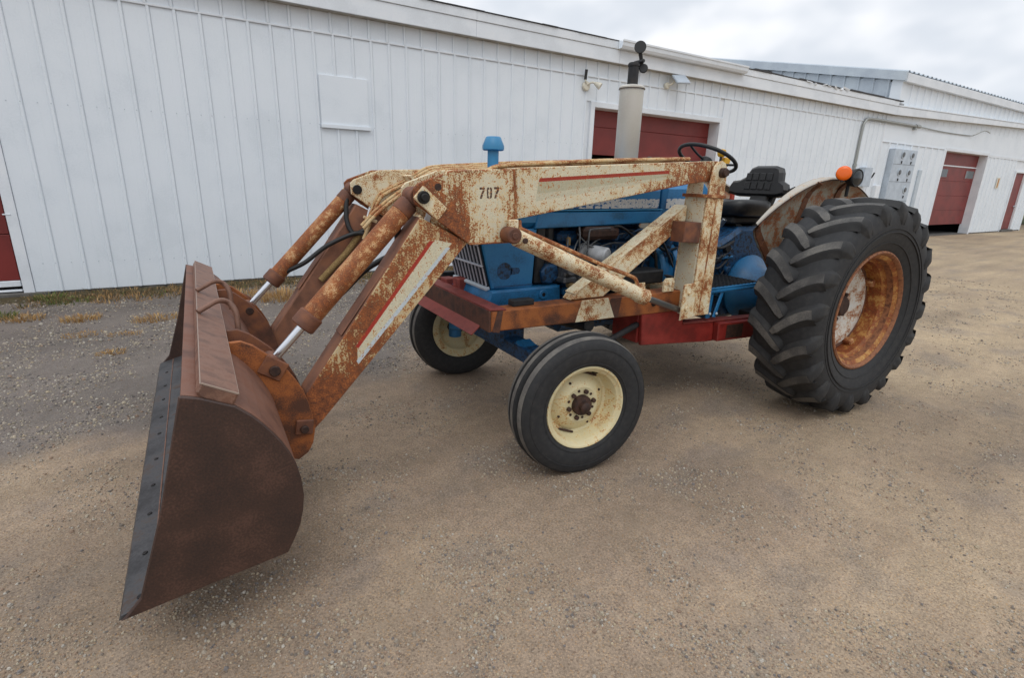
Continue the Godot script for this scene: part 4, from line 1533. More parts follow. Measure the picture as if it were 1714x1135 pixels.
func make_frame() -> void:
	# side rails, front channel, red lower beams
	for s in [1, -1]:
		var st := st_new()
		prism(st, poly([[1.30, .755], [1.30, .868], [2.725, .876], [2.735, .735], [2.2, .742]]), s * .46, s * .578, 0.006)
		var r := part("side_rail", st, M.rail_rust)
		st = st_new()
		prism(st, poly([[1.9, .8785], [2.1, .8785], [2.16, .75], [1.86, .75]]), s * .5785, s * .5825, 0.001)
		part("paint_remnant", st, M.cream_worn, r)
		for q in [[1.335, 1.37], [2.12, 2.21]]:
			st = st_new()
			prism(st, poly([[q[0], .8685 + (q[0] - 1.3) * .0056], [q[1], .8685 + (q[1] - 1.3) * .0056], [q[1] - .02, .745], [q[0] - .03, .754]]), s * .5785, s * .5815, 0.001)
			part("burnt_paint", st, M.channel, r)
		st = st_new()
		rod(st, Vector3(2.49, .81, s * .57), Vector3(2.49, .81, s * .5815), 0.022, 18, 0.001)
		part("bolt_hole", st, M.pin, r)
		st = st_new()
		prism(st, poly([[2.56, .877], [2.56, .94], [2.58, .965], [2.64, .965], [2.655, .94], [2.65, .877]]), s * .565, s * .585, 0.003)
		bolt(st, Vector3(2.605, .93, s * .585), Vector3(0, 0, s), 0.014)
		part("lug", st, M.cream_worn, r)
		st = st_new()
		prism(st, poly([[2.3, .878], [2.3, .93], [2.46, .935], [2.47, .878]]), s * .5, s * .515, 0.003)
		bolt(st, Vector3(2.4, .905, s * .515), Vector3(0, 0, s), 0.018)
		part("lug", st, M.cream_bad, r)
		# red mounting plate and beam under the step
		st = st_new()
		prism(st, poly([[2.40, .742], [2.42, .53], [3.05, .475], [4.3, .44], [4.3, .56], [2.79, .632], [2.78, .735]]), s * .545, s * .575, 0.005)
		var rb := part("mounting_beam", st, M.red)
		st = st_new()
		prism(st, poly([[2.79, .634], [4.3, .562], [4.3, .572], [2.79, .646]]), s * .5, s * .58, 0.002)
		part("flange", st, M.red_dull, rb)
		st = st_new()
		prism(st, poly([[3.1, .618], [3.52, .6], [3.53, .465], [3.11, .482]]), s * .577, s * .625, 0.006)
		part("tool_box", st, M.red, rb)
		st = st_new()
		prism(st, poly([[3.19, .595], [3.37, .588], [3.37, .49], [3.19, .497]]), s * .6255, s * .6275, 0.0)
		part("worn_patch", st, M.hub, rb)
		st = st_new()
		box3(st, 2.40, 2.44, .54, .74, s * .3, s * .544, 0.004)
		part("end_plate", st, M.red, rb)
		st = st_new()
		box3(st, 3.6, 3.85, .45, .62, s * .4, s * .575, 0.006)
		part("axle_clamp", st, M.pin, rb)
		# small black bracket on the rail
		st = st_new()
		box3(st, 1.46, 1.6, .87, .905, s * .47, s * .53, 0.004)
		part("rail_bracket", st, M.engine_dark, r)
	var st := st_new()
	box3(st, 1.285, 1.298, .752, .872, -.578, .578, 0.004)
	var f := part("front_channel", st, M.channel)
	st = st_new()
	prism(st, poly([[1.286, .873], [1.39, .868], [1.39, .876], [1.286, .884]]), -.578, .578, 0.002)
	part("upper_flange", st, M.red_dull, f)
	st = st_new()
	prism(st, poly([[1.235, .715], [1.284, .757], [1.284, .768], [1.228, .722]]), -.57, .47, 0.002)
	part("lower_flange", st, M.red_dull, f)
	st = st_new()
	box3(st, 1.2985, 1.306, .76, .865, .35, .57, 0.002)
	part("corner_plate", st, M.cream_bad, f)
	st = st_new()
	box3(st, 1.4, 1.47, .82, .93, -.16, -.06, 0.006)
	bolt(st, Vector3(1.4, .87, -.11), Vector3(-1, 0, 0), 0.02, 0.02)
	box3(st, 1.39, 1.46, .8, .9, -.34, -.24, 0.006)
	part("clamp_block", st, M.red_dull, f)
	# blue casting that carries the radiator and the front axle
	st = st_new()
	prism(st, poly([[1.455, .91], [1.955, .912], [1.965, .74], [1.9, .72], [1.42, .73], [1.43, .85]]), -.285, .285, 0.012)
	var c := part("front_support", st, M.blue)
	st = st_new()
	rod(st, Vector3(1.82, .865, .283), Vector3(1.82, .865, .296), 0.032, 20, 0.004)
	part("boss", st, M.blue, c)
	st = st_new()
	rod(st, Vector3(1.82, .865, .29), Vector3(1.82, .865, .2975), 0.013, 14, 0.001)
	part("bolt_hole", st, M.pin, c)
	# front axle
	st = st_new()
	box3(st, 1.6, 1.78, .5, .73, -.16, .16, 0.02)
	bar(st, Vector3(1.68, .52, -.5), Vector3(1.68, .52, .5), 0.12, 0.1, Vector3(0, 1, 0), 0.01)
	var ax := part("front_axle", st, M.blue_oily)
	for s in [1, -1]:
		st = st_new()
		bar(st, Vector3(1.68, .545, s * .28), Vector3(1.68, .44, s * .74), 0.11, 0.095, Vector3(0, 1, 0), 0.01)
		rod(st, Vector3(1.68, .33, s * .745), Vector3(1.68, .57, s * .745), 0.05, 18)
		part("axle_arm", st, M.blue, ax)
		st = st_new()
		rod(st, Vector3(1.68, .39, s * .72), Vector3(1.68, .39, s * .86), 0.035, 16)
		bar(st, Vector3(1.7, .57, s * .745), Vector3(1.92, .585, s * .7), 0.05, 0.025, Vector3(0, 1, 0))
		part("spindle", st, M.engine_dark, ax)
		st = st_new()
		rod(st, Vector3(1.92, .61, s * .7), Vector3(2.9, .72, s * .36), 0.02, 12)
		rod(st, Vector3(1.9, .6, s * .7), Vector3(2.0, .62, s * .67), 0.034, 14)
		part("drag_link", st, M.engine_dark, ax)
	st = st_new()
	rod(st, Vector3(1.95, .66, -.1), Vector3(2.02, .7, .52), 0.045, 16)
	rod(st, Vector3(1.98, .66, .1), Vector3(2.5, .66, .3), 0.03, 14)
	part("steering_ram", st, M.engine_dark, ax)


func make_hood() -> void:
	var st := st_new()
	prism(st, poly([[1.372, 1.27], [1.325, 1.455], [1.345, 1.495], [1.4, 1.515], [2.81, 1.54], [2.81, 1.365], [1.9, 1.365], [1.8, 1.27]]), -.25, .25, 0.035)
	var h := part("hood", st, M.blue)
	st = st_new()
	prism(st, poly([[1.76, 1.268], [1.78, 1.366], [2.805, 1.371], [2.805, 1.292]]), -.258, .258, 0.006)
	part("side_band", st, M.blue, h)
	st = st_new()
	prism(st, poly([[1.8, 1.3725], [2.805, 1.377], [2.805, 1.384], [1.8, 1.38]]), -.26, .26, 0.002)
	part("trim_line", st, M.blue_cap, h)
	st = st_new()
	prism(st, poly([[2.817, 1.28], [2.817, 1.548], [3.16, 1.552], [3.2, 1.5], [3.2, 1.27]]), -.256, .256, 0.03)
	var cowl := part("cowl", st, M.blue)
	for s in [1, -1]:
		st = st_new()
		plate_uv(Rect2(1.88, 1.385, 0.9, 0.07))
		prism(st, poly([[1.88, 1.386], [2.765, 1.39], [2.77, 1.452], [1.88, 1.44]]), s * .2505, s * .2535, 0.0)
		part("lettering_band", st, band_mat(false), h)
		plate_uv(Rect2(2.83, 1.385, 0.3, 0.075))
		st = st_new()
		prism(st, poly([[2.835, 1.388], [3.12, 1.39], [3.12, 1.458], [2.835, 1.455]]), s * .2565, s * .2595, 0.0)
		part("lettering_band", st, band_mat(true), cowl)
		uv_rect = Rect2(0, 0, 1, 1)
	# nose: side panels and grille
	st = st_new()
	prism(st, poly([[1.474, .914], [1.762, .903], [1.782, 1.268], [1.385, 1.268]]), -.248, .248, 0.008)
	var nose := part("nose", st, M.blue)
	for s in [1, -1]:
		st = st_new()
		rod(st, Vector3(1.56, 1.02, s * .246), Vector3(1.56, 1.02, s * .249), 0.052, 28, 0.0005)
		prism(st, poly([[1.605, 1.04], [1.66, 1.035], [1.668, 1.02], [1.66, 1.0], [1.6, .995]]), s * .246, s * .249, 0.0)
		part("badge_mark", st, M.blue_oily, nose)
		st = st_new()
		box3(st, 1.49, 1.76, .925, .93, s * .2485, s * .2515, 0.0005)
		part("seam", st, M.blue_oily, nose)
	var up := Vector3(-.14, .546, 0).normalized()
	var ahead := Vector3(-.546, -.14, 0).normalized()
	var foot := Vector3(1.467, .915, 0)
	st = st_new()
	bar(st, foot + up * 0.01 + ahead * 0.004, foot + up * 0.545 + ahead * 0.004, 0.47, 0.008, ahead, 0.001)
	var g := part("grille", st, M.grille_back)
	for tier in 4:
		var v0 := 0.022 + tier * 0.132
		for i in 10:
			var z := -.225 + i * 0.05
			st = st_new()
			bar(st, foot + up * v0 + ahead * 0.0115 + Vector3(0, 0, z), foot + up * (v0 + 0.118) + ahead * 0.0115 + Vector3(0, 0, z), 0.0085, 0.009, ahead, 0.002)
			part("grille_bar", st, M.grille_bar, g)
		st = st_new()
		bar(st, foot + up * (v0 + 0.125) + ahead * 0.012 + Vector3(0, 0, -.232), foot + up * (v0 + 0.125) + ahead * 0.012 + Vector3(0, 0, .232), 0.01, 0.02, ahead, 0.002)
		part("grille_rail", st, M.grille_bar, g)
	st = st_new()
	bar(st, foot + up * 0.006 + ahead * 0.014 + Vector3(0, 0, -.24), foot + up * 0.006 + ahead * 0.014 + Vector3(0, 0, .24), 0.02, 0.03, ahead, 0.004)
	part("grille_sill", st, M.galv, g)
	# air intake with its cap
	st = st_new()
	rod(st, Vector3(1.6, 1.49, 0), Vector3(1.6, 1.73, 0), 0.034, 22)
	var ai := part("air_intake", st, M.blue_cap)
	st = st_new()
	lathe(st, [Vector2(0, 0), Vector2(.058, 0), Vector2(.066, .006), Vector2(.066, .028), Vector2(.045, .076), Vector2(.04, .08), Vector2(0, .081)], 12, along(Vector3(1.6, 1.715, 0), Vector3(1.6, 2, 0)))
	part("cap", st, M.blue_cap, ai)
	# exhaust: silencer, pipe, and the flap standing open with its counterweight
	st = st_new()
	lathe(st, [Vector2(0, 0), Vector2(.06, 0), Vector2(.078, .008), Vector2(.0815, .014), Vector2(.0815, .455), Vector2(.088, .46), Vector2(.088, .472), Vector2(.075, .482), Vector2(.04, .49), Vector2(0, .49)], 32, along(Vector3(2.66, 1.7, 0), Vector3(2.66, 3, 0)))
	var si := part("silencer", st, M.muffler)
	st = st_new()
	lathe(st, [Vector2(.079, 0), Vector2(.0885, .001), Vector2(.0885, .006), Vector2(.079, .007)], 32, along(Vector3(2.66, 2.158, 0), Vector3(2.66, 3, 0)))
	part("rim_ring", st, M.hub, si)
	st = st_new()
	rod(st, Vector3(2.66, 1.5, 0), Vector3(2.66, 1.705, 0), 0.035, 20)
	rod(st, Vector3(2.66, 2.18, 0), Vector3(2.66, 2.325, 0), 0.036, 22)
	rod(st, Vector3(2.66, 2.3, 0), Vector3(2.66, 2.318, 0), 0.041, 22)
	part("pipe", st, M.engine_dark, si)
	st = st_new()
	var facing := Vector3(-.62, .12, .78).normalized()
	rod(st, Vector3(2.683, 2.418, .02), Vector3(2.683, 2.418, .02) + facing * 0.01, 0.039, 24, 0.002)
	rod(st, Vector3(2.728, 2.293, .02), Vector3(2.728, 2.293, .02) + facing * 0.016, 0.029, 22, 0.004)
	bar(st, Vector3(2.69, 2.39, .016), Vector3(2.725, 2.29, .016), 0.024, 0.012, facing)
	rod(st, Vector3(2.7, 2.335, -.04), Vector3(2.7, 2.335, .05), 0.012, 10)
	part("flap", st, M.hose, si)


func band_mat(short: bool) -> StandardMaterial3D:
	# the hood's band: flaking silver film with ghosts of its letters
	var key := "band_short" if short else "band"
	if M.has(key):
		return M[key]
	var w := 128 if short else 512
	var h := 40
	var n := FastNoiseLite.new()
	n.seed = 61
	n.frequency = 0.05
	n.fractal_octaves = 4
	var im := Image.create(w, h, false, Image.FORMAT_RGB8)
	for j in h:
		for i in w:
			var v := n.get_noise_2d(i, j * 1.5)
			var c := Color(0.76, 0.765, 0.765) * (0.95 + 0.1 * v)
			var bx := i % 34
			if not short and bx > 6 and bx < 28 and j > 7 and j < 33 and (bx < 11 or bx > 23 or absf(j - 20) < 2) and v > -0.16 + 0.25 * (i / float(w)):
				c = Color(0.56, 0.59, 0.62)
			if v > 0.34 or (not short and i < 230 and v > 0.05 + 0.15 * (i / 230.0)) or j < 2 + v * 6.0:
				c = Color(0.09, 0.31, 0.52)
			im.set_pixel(i, j, c)
	var m := StandardMaterial3D.new()
	m.albedo_texture = ImageTexture.create_from_image(im)
	m.roughness = 0.5
	m.texture_repeat = false
	M[key] = m
	return m


func make_engine() -> void:
	var st := st_new()
	box3(st, 1.98, 2.82, .78, 1.16, -.19, .19, 0.02)
	box3(st, 2.0, 2.8, 1.162, 1.24, -.17, .17, 0.02)
	box3(st, 2.02, 2.78, .55, .778, -.17, .17, 0.04)
	for i in 6:
		box3(st, 2.06 + i * 0.13, 2.075 + i * 0.13, .79, 1.14, .19, .205, 0.003)
	var e := part("engine_block", st, M.blue_oily)
	st = st_new()
	box3(st, 2.06, 2.76, 1.242, 1.32, -.12, .12, 0.025)
	part("rocker_cover", st, M.blue_oily, e)
	# radiator and fan shroud in the dark gap behind the nose
	st = st_new()
	box3(st, 1.79, 1.86, .92, 1.36, -.23, .23, 0.01)
	box3(st, 1.87, 1.96, .95, 1.3, -.2, .2, 0.03)
	part("radiator", st, M.engine_dark, e)
	# exhaust manifold
	st = st_new()
	box3(st, 2.12, 2.42, 1.19, 1.275, .2, .29, 0.025)
	for i in 3:
		box3(st, 2.14 + i * 0.11, 2.2 + i * 0.11, 1.18, 1.26, .15, .24, 0.015)
	part("manifold", st, M.hub, e)
	# oil filter
	st = st_new()
	var fa := Vector3(2.16, 1.115, .2)
	var fb := Vector3(2.235, 1.1, .385)
	rod(st, fa, fb, 0.052, 28, 0.008)
	var fl := part("oil_filter", st, M.filter, e)
	st = st_new()
	bar(st, Vector3(2.17, 1.165, .255), Vector3(2.19, 1.162, .3), 0.02, 0.006, Vector3(0, 1, 0), 0.001)
	part("print_mark", st, M.hose, fl)
	# injection pump, its cluster of unions and lines
	st = st_new()
	rod(st, Vector3(1.95, 1.0, .27), Vector3(2.1, .99, .27), 0.06, 18, 0.01)
	rod(st, Vector3(1.98, 1.02, .3), Vector3(1.98, 1.02, .36), 0.035, 14)
	rod(st, Vector3(2.06, .97, .3), Vector3(2.06, .97, .37), 0.028, 14)
	box3(st, 1.94, 2.08, .93, .97, .22, .34, 0.01)
	for i in 4:
		bolt(st, Vector3(1.97 + i * 0.04, 1.035, .325), Vector3(0, .3, 1), 0.012, 0.02)
	part("injection_pump", st, M.galv_dark, e)
	st = st_new()
	for i in 4:
		var x := 1.97 + i * 0.04
		tube(st, smooth_path([Vector3(x, 1.04, .34), Vector3(x - .01, 1.1, .33), Vector3(x + .03 + i * .04, 1.19, .27), Vector3(x + .08 + i * .12, 1.22, .2)], 5), 0.005, 6)
	tube(st, smooth_path([Vector3(2.12, .96, .31), Vector3(2.13, 1.1, .31), Vector3(2.135, 1.24, .31), Vector3(2.16, 1.262, .31), Vector3(2.3, 1.268, .305), Vector3(2.34, 1.262, .25)], 6), 0.0055, 6)
	tube(st, smooth_path([Vector3(2.08, .96, .28), Vector3(2.085, 1.2, .28), Vector3(2.09, 1.275, .26)], 6), 0.006, 6)
	part("fuel_line", st, M.galv_dark, e)
	st = st_new()
	rod(st, Vector3(2.0, .915, .3), Vector3(2.0, .915, .38), 0.02, 12)
	bar(st, Vector3(2.0, .9, .37), Vector3(2.14, .895, .38), 0.012, 0.008, Vector3(0, 1, 0))
	rod(st, Vector3(2.02, 1.16, .25), Vector3(2.02, 1.21, .25), 0.014, 10)
	part("brass_fitting", st, M.fray, e)
	st = st_new()
	prism(st, poly([[1.84, .93], [1.82, 1.0], [1.86, 1.045], [1.94, 1.04], [1.96, .96], [1.9, .92]]), .2, .26, 0.01)
	rod(st, Vector3(1.99, .84, .2), Vector3(2.2, .84, .2), 0.07, 18, 0.01)
	rod(st, Vector3(2.3, .9, .19), Vector3(2.62, .89, .19), 0.075, 20, 0.012)
	rod(st, Vector3(2.5, 1.02, .19), Vector3(2.5, 1.02, .26), 0.05, 16, 0.01)
	box3(st, 2.36, 2.46, 1.0, 1.12, .19, .23, 0.012)
	part("accessory", st, M.blue_oily, e)
	st = st_new()
	box3(st, 2.3, 2.72, .9, .99, .26, .42, 0.01)
	part("battery_tray", st, M.engine_dark, e)
	for i in 9:
		st = st_new()
		bolt(st, Vector3(2.04 + i * 0.09, .8, .19), Vector3(0, 0, 1), 0.012, 0.018)
		part("bolt", st, M.blue_oily, e)
	st = st_new()
	tube(st, smooth_path([Vector3(1.86, 1.3, .2), Vector3(1.95, 1.32, .22), Vector3(2.05, 1.27, .16)], 6), 0.03, 12)
	tube(st, smooth_path([Vector3(2.6, 1.2, .2), Vector3(2.75, 1.1, .27), Vector3(2.8, .95, .28), Vector3(2.95, .9, .3)], 6), 0.012, 8)
	tube(st, smooth_path([Vector3(2.5, 1.25, .2), Vector3(2.7, 1.2, .26), Vector3(2.85, 1.1, .26), Vector3(3.05, 1.1, .2)], 6), 0.009, 8)
	part("hose", st, M.hose, e)
	# cables, clamps and small fittings that fill the engine bay
	var rr := RandomNumberGenerator.new()
	rr.seed = 31
	for i in 9:
		st = st_new()
		var x0 := rr.randf_range(1.95, 2.6)
		var y0 := rr.randf_range(.85, 1.25)
		var pts := [Vector3(x0, y0, .22), Vector3(x0 + rr.randf_range(.05, .2), y0 + rr.randf_range(-.1, .1), rr.randf_range(.25, .33)), Vector3(x0 + rr.randf_range(.2, .45), y0 + rr.randf_range(-.2, .1), rr.randf_range(.22, .3)), Vector3(x0 + rr.randf_range(.4, .6), rr.randf_range(.85, 1.2), .2)]
		tube(st, smooth_path(pts, 6), rr.randf_range(.004, .009), 7)
		part("cable", st, [M.hose, M.engine_dark, M.galv_dark, M.blue_oily][rr.randi() % 4], e)
	for i in 16:
		st = st_new()
		var c := Vector3(rr.randf_range(1.98, 2.78), rr.randf_range(.8, 1.22), rr.randf_range(.2, .23))
		if i % 2:
			rod(st, c, c + Vector3(0, 0, rr.randf_range(.02, .07)), rr.randf_range(.012, .03), 12)
		else:
			cbox(st, Transform3D(Basis(Vector3(0, 0, 1), rr.randf_range(-.4, .4)), c), Vector3(rr.randf_range(.03, .09), rr.randf_range(.02, .06), rr.randf_range(.03, .08)), 0.006)
		part("fitting", st, [M.blue_oily, M.engine_dark, M.blue, M.galv_dark][rr.randi() % 4], e)
	# bell housing and gearbox
	st = st_new()
	lathe(st, [Vector2(0, 0), Vector2(.29, 0), Vector2(.3, .01), Vector2(.3, .04), Vector2(.285, .05), Vector2(.265, .06), Vector2(.24, .17), Vector2(.27, .18), Vector2(.275, .22), Vector2(0, .22)], 36, along(Vector3(2.83, .9, 0), Vector3(4, .9, 0)))
	var bh := part("bell_housing", st, M.blue)
	st = st_new()
	for i in 10:
		var t := TAU * i / 10.0
		bolt(st, Vector3(2.88, .9 + .283 * sin(t), .283 * cos(t)), Vector3(1, 0, 0), 0.014, 0.02)
	box3(st, 2.9, 3.0, 1.12, 1.2, .1, .22, 0.012)
	rod(st, Vector3(2.92, 1.05, .22), Vector3(2.92, 1.2, .24), 0.03, 12)
	part("cover", st, M.blue_oily, bh)


func make_rear() -> void:
	var st := st_new()
	prism(st, poly([[3.05, .66], [3.05, 1.1], [3.2, 1.13], [3.45, 1.1], [3.6, 1.16], [3.75, 1.24], [4.2, 1.24], [4.25, .5], [3.5, .5], [3.3, .6]]), -.21, .21, 0.03)
	var g := part("gearbox", st, M.blue_oily)
	st = st_new()
	prism(st, poly([[3.06, .98], [3.06, 1.0], [3.66, 1.02], [3.66, 1.0]]), -.235, .235, 0.004)
	prism(st, poly([[3.06, .7], [3.06, .78], [3.5, .74], [3.5, .66]]), -.225, .225, 0.01)
	rod(st, Vector3(3.3, .86, .2), Vector3(3.3, .86, .235), 0.07, 20, 0.01)
	rod(st, Vector3(3.18, .8, .2), Vector3(3.18, .8, .24), 0.03, 12)
	box3(st, 3.08, 3.3, 1.1, 1.16, -.15, .2, 0.015)
	part("cover", st, M.blue, g)
	st = st_new()
	bar(st, Vector3(3.28, .88, .25), Vector3(3.5, 1.03, .26), 0.025, 0.02, Vector3(0, 0, 1))
	rod(st, Vector3(3.28, .88, .2), Vector3(3.28, .88, .26), 0.02, 12)
	part("lever", st, M.engine_dark, g)
	st = st_new()
	box3(st, 3.16, 3.34, 1.165, 1.2, .05, .2, 0.008)
	part("worn_cover", st, M.galv, g)
	for i in 8:
		st = st_new()
		bolt(st, Vector3(3.08 + i * 0.075, 1.01 + i * 0.0025, .236), Vector3(0, 0, 1), 0.011, 0.014)
		part("bolt", st, M.engine_dark, g)
	var rr := RandomNumberGenerator.new()
	rr.seed = 33
	for i in 14:
		st = st_new()
		var c := Vector3(rr.randf_range(3.08, 3.62), rr.randf_range(.68, 1.12), .215)
		if i % 3 == 0:
			cbox(st, Transform3D(Basis(Vector3(0, 0, 1), rr.randf_range(-.3, .3)), c), Vector3(rr.randf_range(.06, .16), rr.randf_range(.02, .05), .04), 0.008)
		else:
			rod(st, c, c + Vector3(0, 0, rr.randf_range(.02, .05)), rr.randf_range(.015, .04), 14, 0.004)
		part("fitting", st, [M.blue, M.blue_oily, M.engine_dark][rr.randi() % 3], g)
	for i in 5:
		st = st_new()
		var y0 := 1.15 - i * .05
		tube(st, smooth_path([Vector3(3.1, y0 + .05, .16), Vector3(3.25, y0, .25), Vector3(3.45, y0 - .06 - i * .03, .26), Vector3(3.68, y0 - .02, .2)], 6), [.012, .007, .009, .006, .012][i], 8)
		part("hose", st, [M.hose, M.galv_dark, M.hose, M.engine_dark, M.blue_oily][i], g)
	for s in [1, -1]:
		st = st_new()
		lathe(st, [Vector2(.26, 0), Vector2(.27, .03), Vector2(.24, .05), Vector2(.2, .1), Vector2(.13, .3), Vector2(.12, .5), Vector2(.15, .52), Vector2(.15, .56), Vector2(.06, .57), Vector2(.06, .78), Vector2(0, .78)], 32, along(Vector3(3.9, .745, s * .2), Vector3(3.9, .745, s * 2)))
		part("axle_housing", st, M.blue, g)
		# step with a mesh tread
		st = st_new()
		prism(st, poly([[2.96, .855], [2.96, .87], [3.54, .878], [3.54, .863]]), s * .24, s * .6, 0.002)
		var sp := part("step", st, M.blue)
		st = st_new()
		for i in 14:
			box3(st, 2.975 + i * 0.04, 2.983 + i * 0.04, .872 + i * 0.0005, .88 + i * 0.0005, s * .25, s * .59, 0.001)
		for i in 10:
			prism(st, poly([[2.965, .8715], [3.535, .8795], [3.535, .884], [2.965, .876]]), s * (.26 + i * .035), s * (.266 + i * .035), 0.0)
		part("tread", st, M.engine_dark, sp)
		st = st_new()
		tube(st, smooth_path([Vector3(3.5, .85, s * .59), Vector3(3.05, .845, s * .59), Vector3(3.0, .83, s * .59), Vector3(2.99, .78, s * .59), Vector3(3.01, .66, s * .585)], 6), 0.014, 8)
		bar(st, Vector3(3.03, .83, s * .585), Vector3(3.02, .655, s * .585), 0.035, 0.012, Vector3(0, 0, 1))
		bar(st, Vector3(3.14, .84, s * .585), Vector3(3.08, .655, s * .585), 0.03, 0.012, Vector3(0, 0, 1))
		part("hanger", st, M.blue, sp)
		st = st_new()
		bolt(st, Vector3(3.02, .69, s * .595), Vector3(0, 0, s), 0.01)
		bolt(st, Vector3(3.09, .685, s * .595), Vector3(0, 0, s), 0.01)
		part("bolt", st, M.galv, sp)
	# dashboard, steering column, levers
	st = st_new()
	prism(st, poly([[3.2, 1.1], [3.2, 1.55], [3.24, 1.58], [3.3, 1.53], [3.32, 1.1]]), -.22, .22, 0.02)
	var dash := part("dashboard", st, M.blue)
	st = st_new()
	rod(st, Vector3(3.25, 1.45, 0), Vector3(3.47, 1.715, 0), 0.026, 16)
	part("steering_column", st, M.hose, dash)
	st = st_new()
	tube(st, smooth_path([Vector3(3.0, 1.56, -.12), Vector3(2.97, 1.68, -.14), Vector3(3.03, 1.735, -.16), Vector3(3.1, 1.7, -.18), Vector3(3.13, 1.56, -.2)], 6), 0.014, 10)
	part("grab_loop", st, M.hose, dash)
	st = st_new()
	var axis := Vector3(.42, .9, 0).normalized()
	var hubp := Vector3(3.475, 1.722, 0)
	var u := Vector3(0, 0, 1)
	var w := axis.cross(u).normalized()
	var ring := PackedVector3Array()
	for i in 40:
		var t := TAU * i / 40.0
		ring.append(hubp + axis * 0.03 + (u * cos(t) + w * sin(t)) * 0.225)
	tube(st, ring, 0.0145, 10, true)
	var sw := part("steering_wheel", st, M.hose)
	st = st_new()
	for i in 3:
		var t := TAU * i / 3.0 + 0.5
		var tip := hubp + axis * 0.03 + (u * cos(t) + w * sin(t)) * 0.222
		tube(st, smooth_path([hubp + axis * 0.01, hubp.lerp(tip, 0.5) - axis * 0.005, tip], 5), 0.009, 8)
	rod(st, hubp - axis * 0.02, hubp + axis * 0.035, 0.045, 20, 0.01)
	part("spoke", st, M.hose, sw)
	# loader levers with yellow knobs on the far side
	st = st_new()
	rod(st, Vector3(4.1, 1.0, -.42), Vector3(4.155, 1.81, -.42), 0.011, 10)
	rod(st, Vector3(4.15, 1.0, -.44), Vector3(4.2, 1.76, -.42), 0.011, 10)
	var lv := part("control_levers", st, M.hose)
	st = st_new()
	lathe(st, [Vector2(0, 0), Vector2(.022, 0.0), Vector2(.036, .015), Vector2(.04, .04), Vector2(.03, .062), Vector2(0, .07)], 18, along(Vector3(4.155, 1.8, -.42), Vector3(4.165, 1.9, -.42)))
	cbox(st, Transform3D(Basis(Vector3(0, 0, 1), -0.2), Vector3(4.215, 1.76, -.42)), Vector3(.07, .07, .07), 0.01)
	cbox(st, Transform3D(Basis(Vector3(0, 0, 1), -0.2), Vector3(4.185, 1.69, -.42)), Vector3(.06, .07, .06), 0.01)
	part("knob", st, M.yellow, lv)


func make_seat() -> void:
	var seat := group_of("seat")
	# cushion: a flattened, padded slab with raised sides
	var st := st_new()
	pad(st, Vector3(3.87, 1.37, 0), Vector3(1, -.03, 0).normalized(), Vector3(0, 0, 1), 0.24, 0.25, 0.055, 0.03)
	part("cushion", st, M.vinyl, seat)
	# backrest: lower band with wings and a raised middle
	st = st_new()
	var back := PackedVector2Array()
	for p in [[-.29, .0], [-.3, .05], [-.27, .105], [-.2, .115], [-.15, .14], [-.11, .215], [-.06, .235], [.12, .235], [.17, .22], [.19, .18], [.2, .115], [.25, .09], [.27, .04], [.26, .0], [.18, -.02], [-.2, -.02]]:
		back.append(Vector2(p[0], p[1]))
	# x of the outline runs from the far side to the near side; it leans back a little
	var xf := Transform3D(Basis(Vector3(0, 0, 1), Vector3(.16, .985, 0), Vector3(-.985, .16, 0)), Vector3(4.17, 1.49, 0))
	prism(st, back, -.05, .03, 0.022, xf)
	var bk := part("backrest", st, M.vinyl, seat)
	st = st_new()
	for i in 4:
		for k in 2:
			var c := xf * Vector3(-.1 + i * .065, .065 + k * .075, .035)
			cbox(st, Transform3D(xf.basis, c), Vector3(.052, .062, .008), 0.004)
	part("padding", st, M.vinyl, bk)
	st = st_new()
	bar(st, xf * Vector3(.2, -.01, -.03), xf * Vector3(.3, .06, -.06), 0.05, 0.04)
	bar(st, xf * Vector3(.2, .02, -.02), xf * Vector3(.29, -.05, -.05), 0.03, 0.03)
	part("torn_corner", st, M.black, bk)
	st = st_new()
	bar(st, Vector3(4.1, 1.3, .02), Vector3(4.2, 1.52, .02), 0.16, 0.05, Vector3(-.9, .4, 0), 0.01)
	bar(st, Vector3(4.16, 1.3, .02), Vector3(4.26, 1.52, .02), 0.2, 0.06, Vector3(-.9, .4, 0), 0.01)
	part("back_bracket", st, M.black, seat)
	st = st_new()
	box3(st, 3.68, 4.1, 1.26, 1.32, -.17, .17, 0.015)
	bar(st, Vector3(3.75, 1.26, .14), Vector3(4.02, 1.16, .14), 0.03, 0.03)
	bar(st, Vector3(4.02, 1.26, .14), Vector3(3.75, 1.16, .14), 0.03, 0.03)
	box3(st, 3.68, 4.12, 1.14, 1.17, -.17, .17, 0.01)
	rod(st, Vector3(3.72, 1.2, -.1), Vector3(4.1, 1.22, .05), 0.05, 16)
	part("suspension", st, M.black, seat)
	st = st_new()
	rod(st, Vector3(3.7, 1.19, .18), Vector3(3.95, 1.2, .19), 0.012, 10)
	rod(st, Vector3(3.62, 1.24, .1), Vector3(3.62, 1.3, .14), 0.02, 10)
	part("adjuster", st, M.rod_steel, seat)


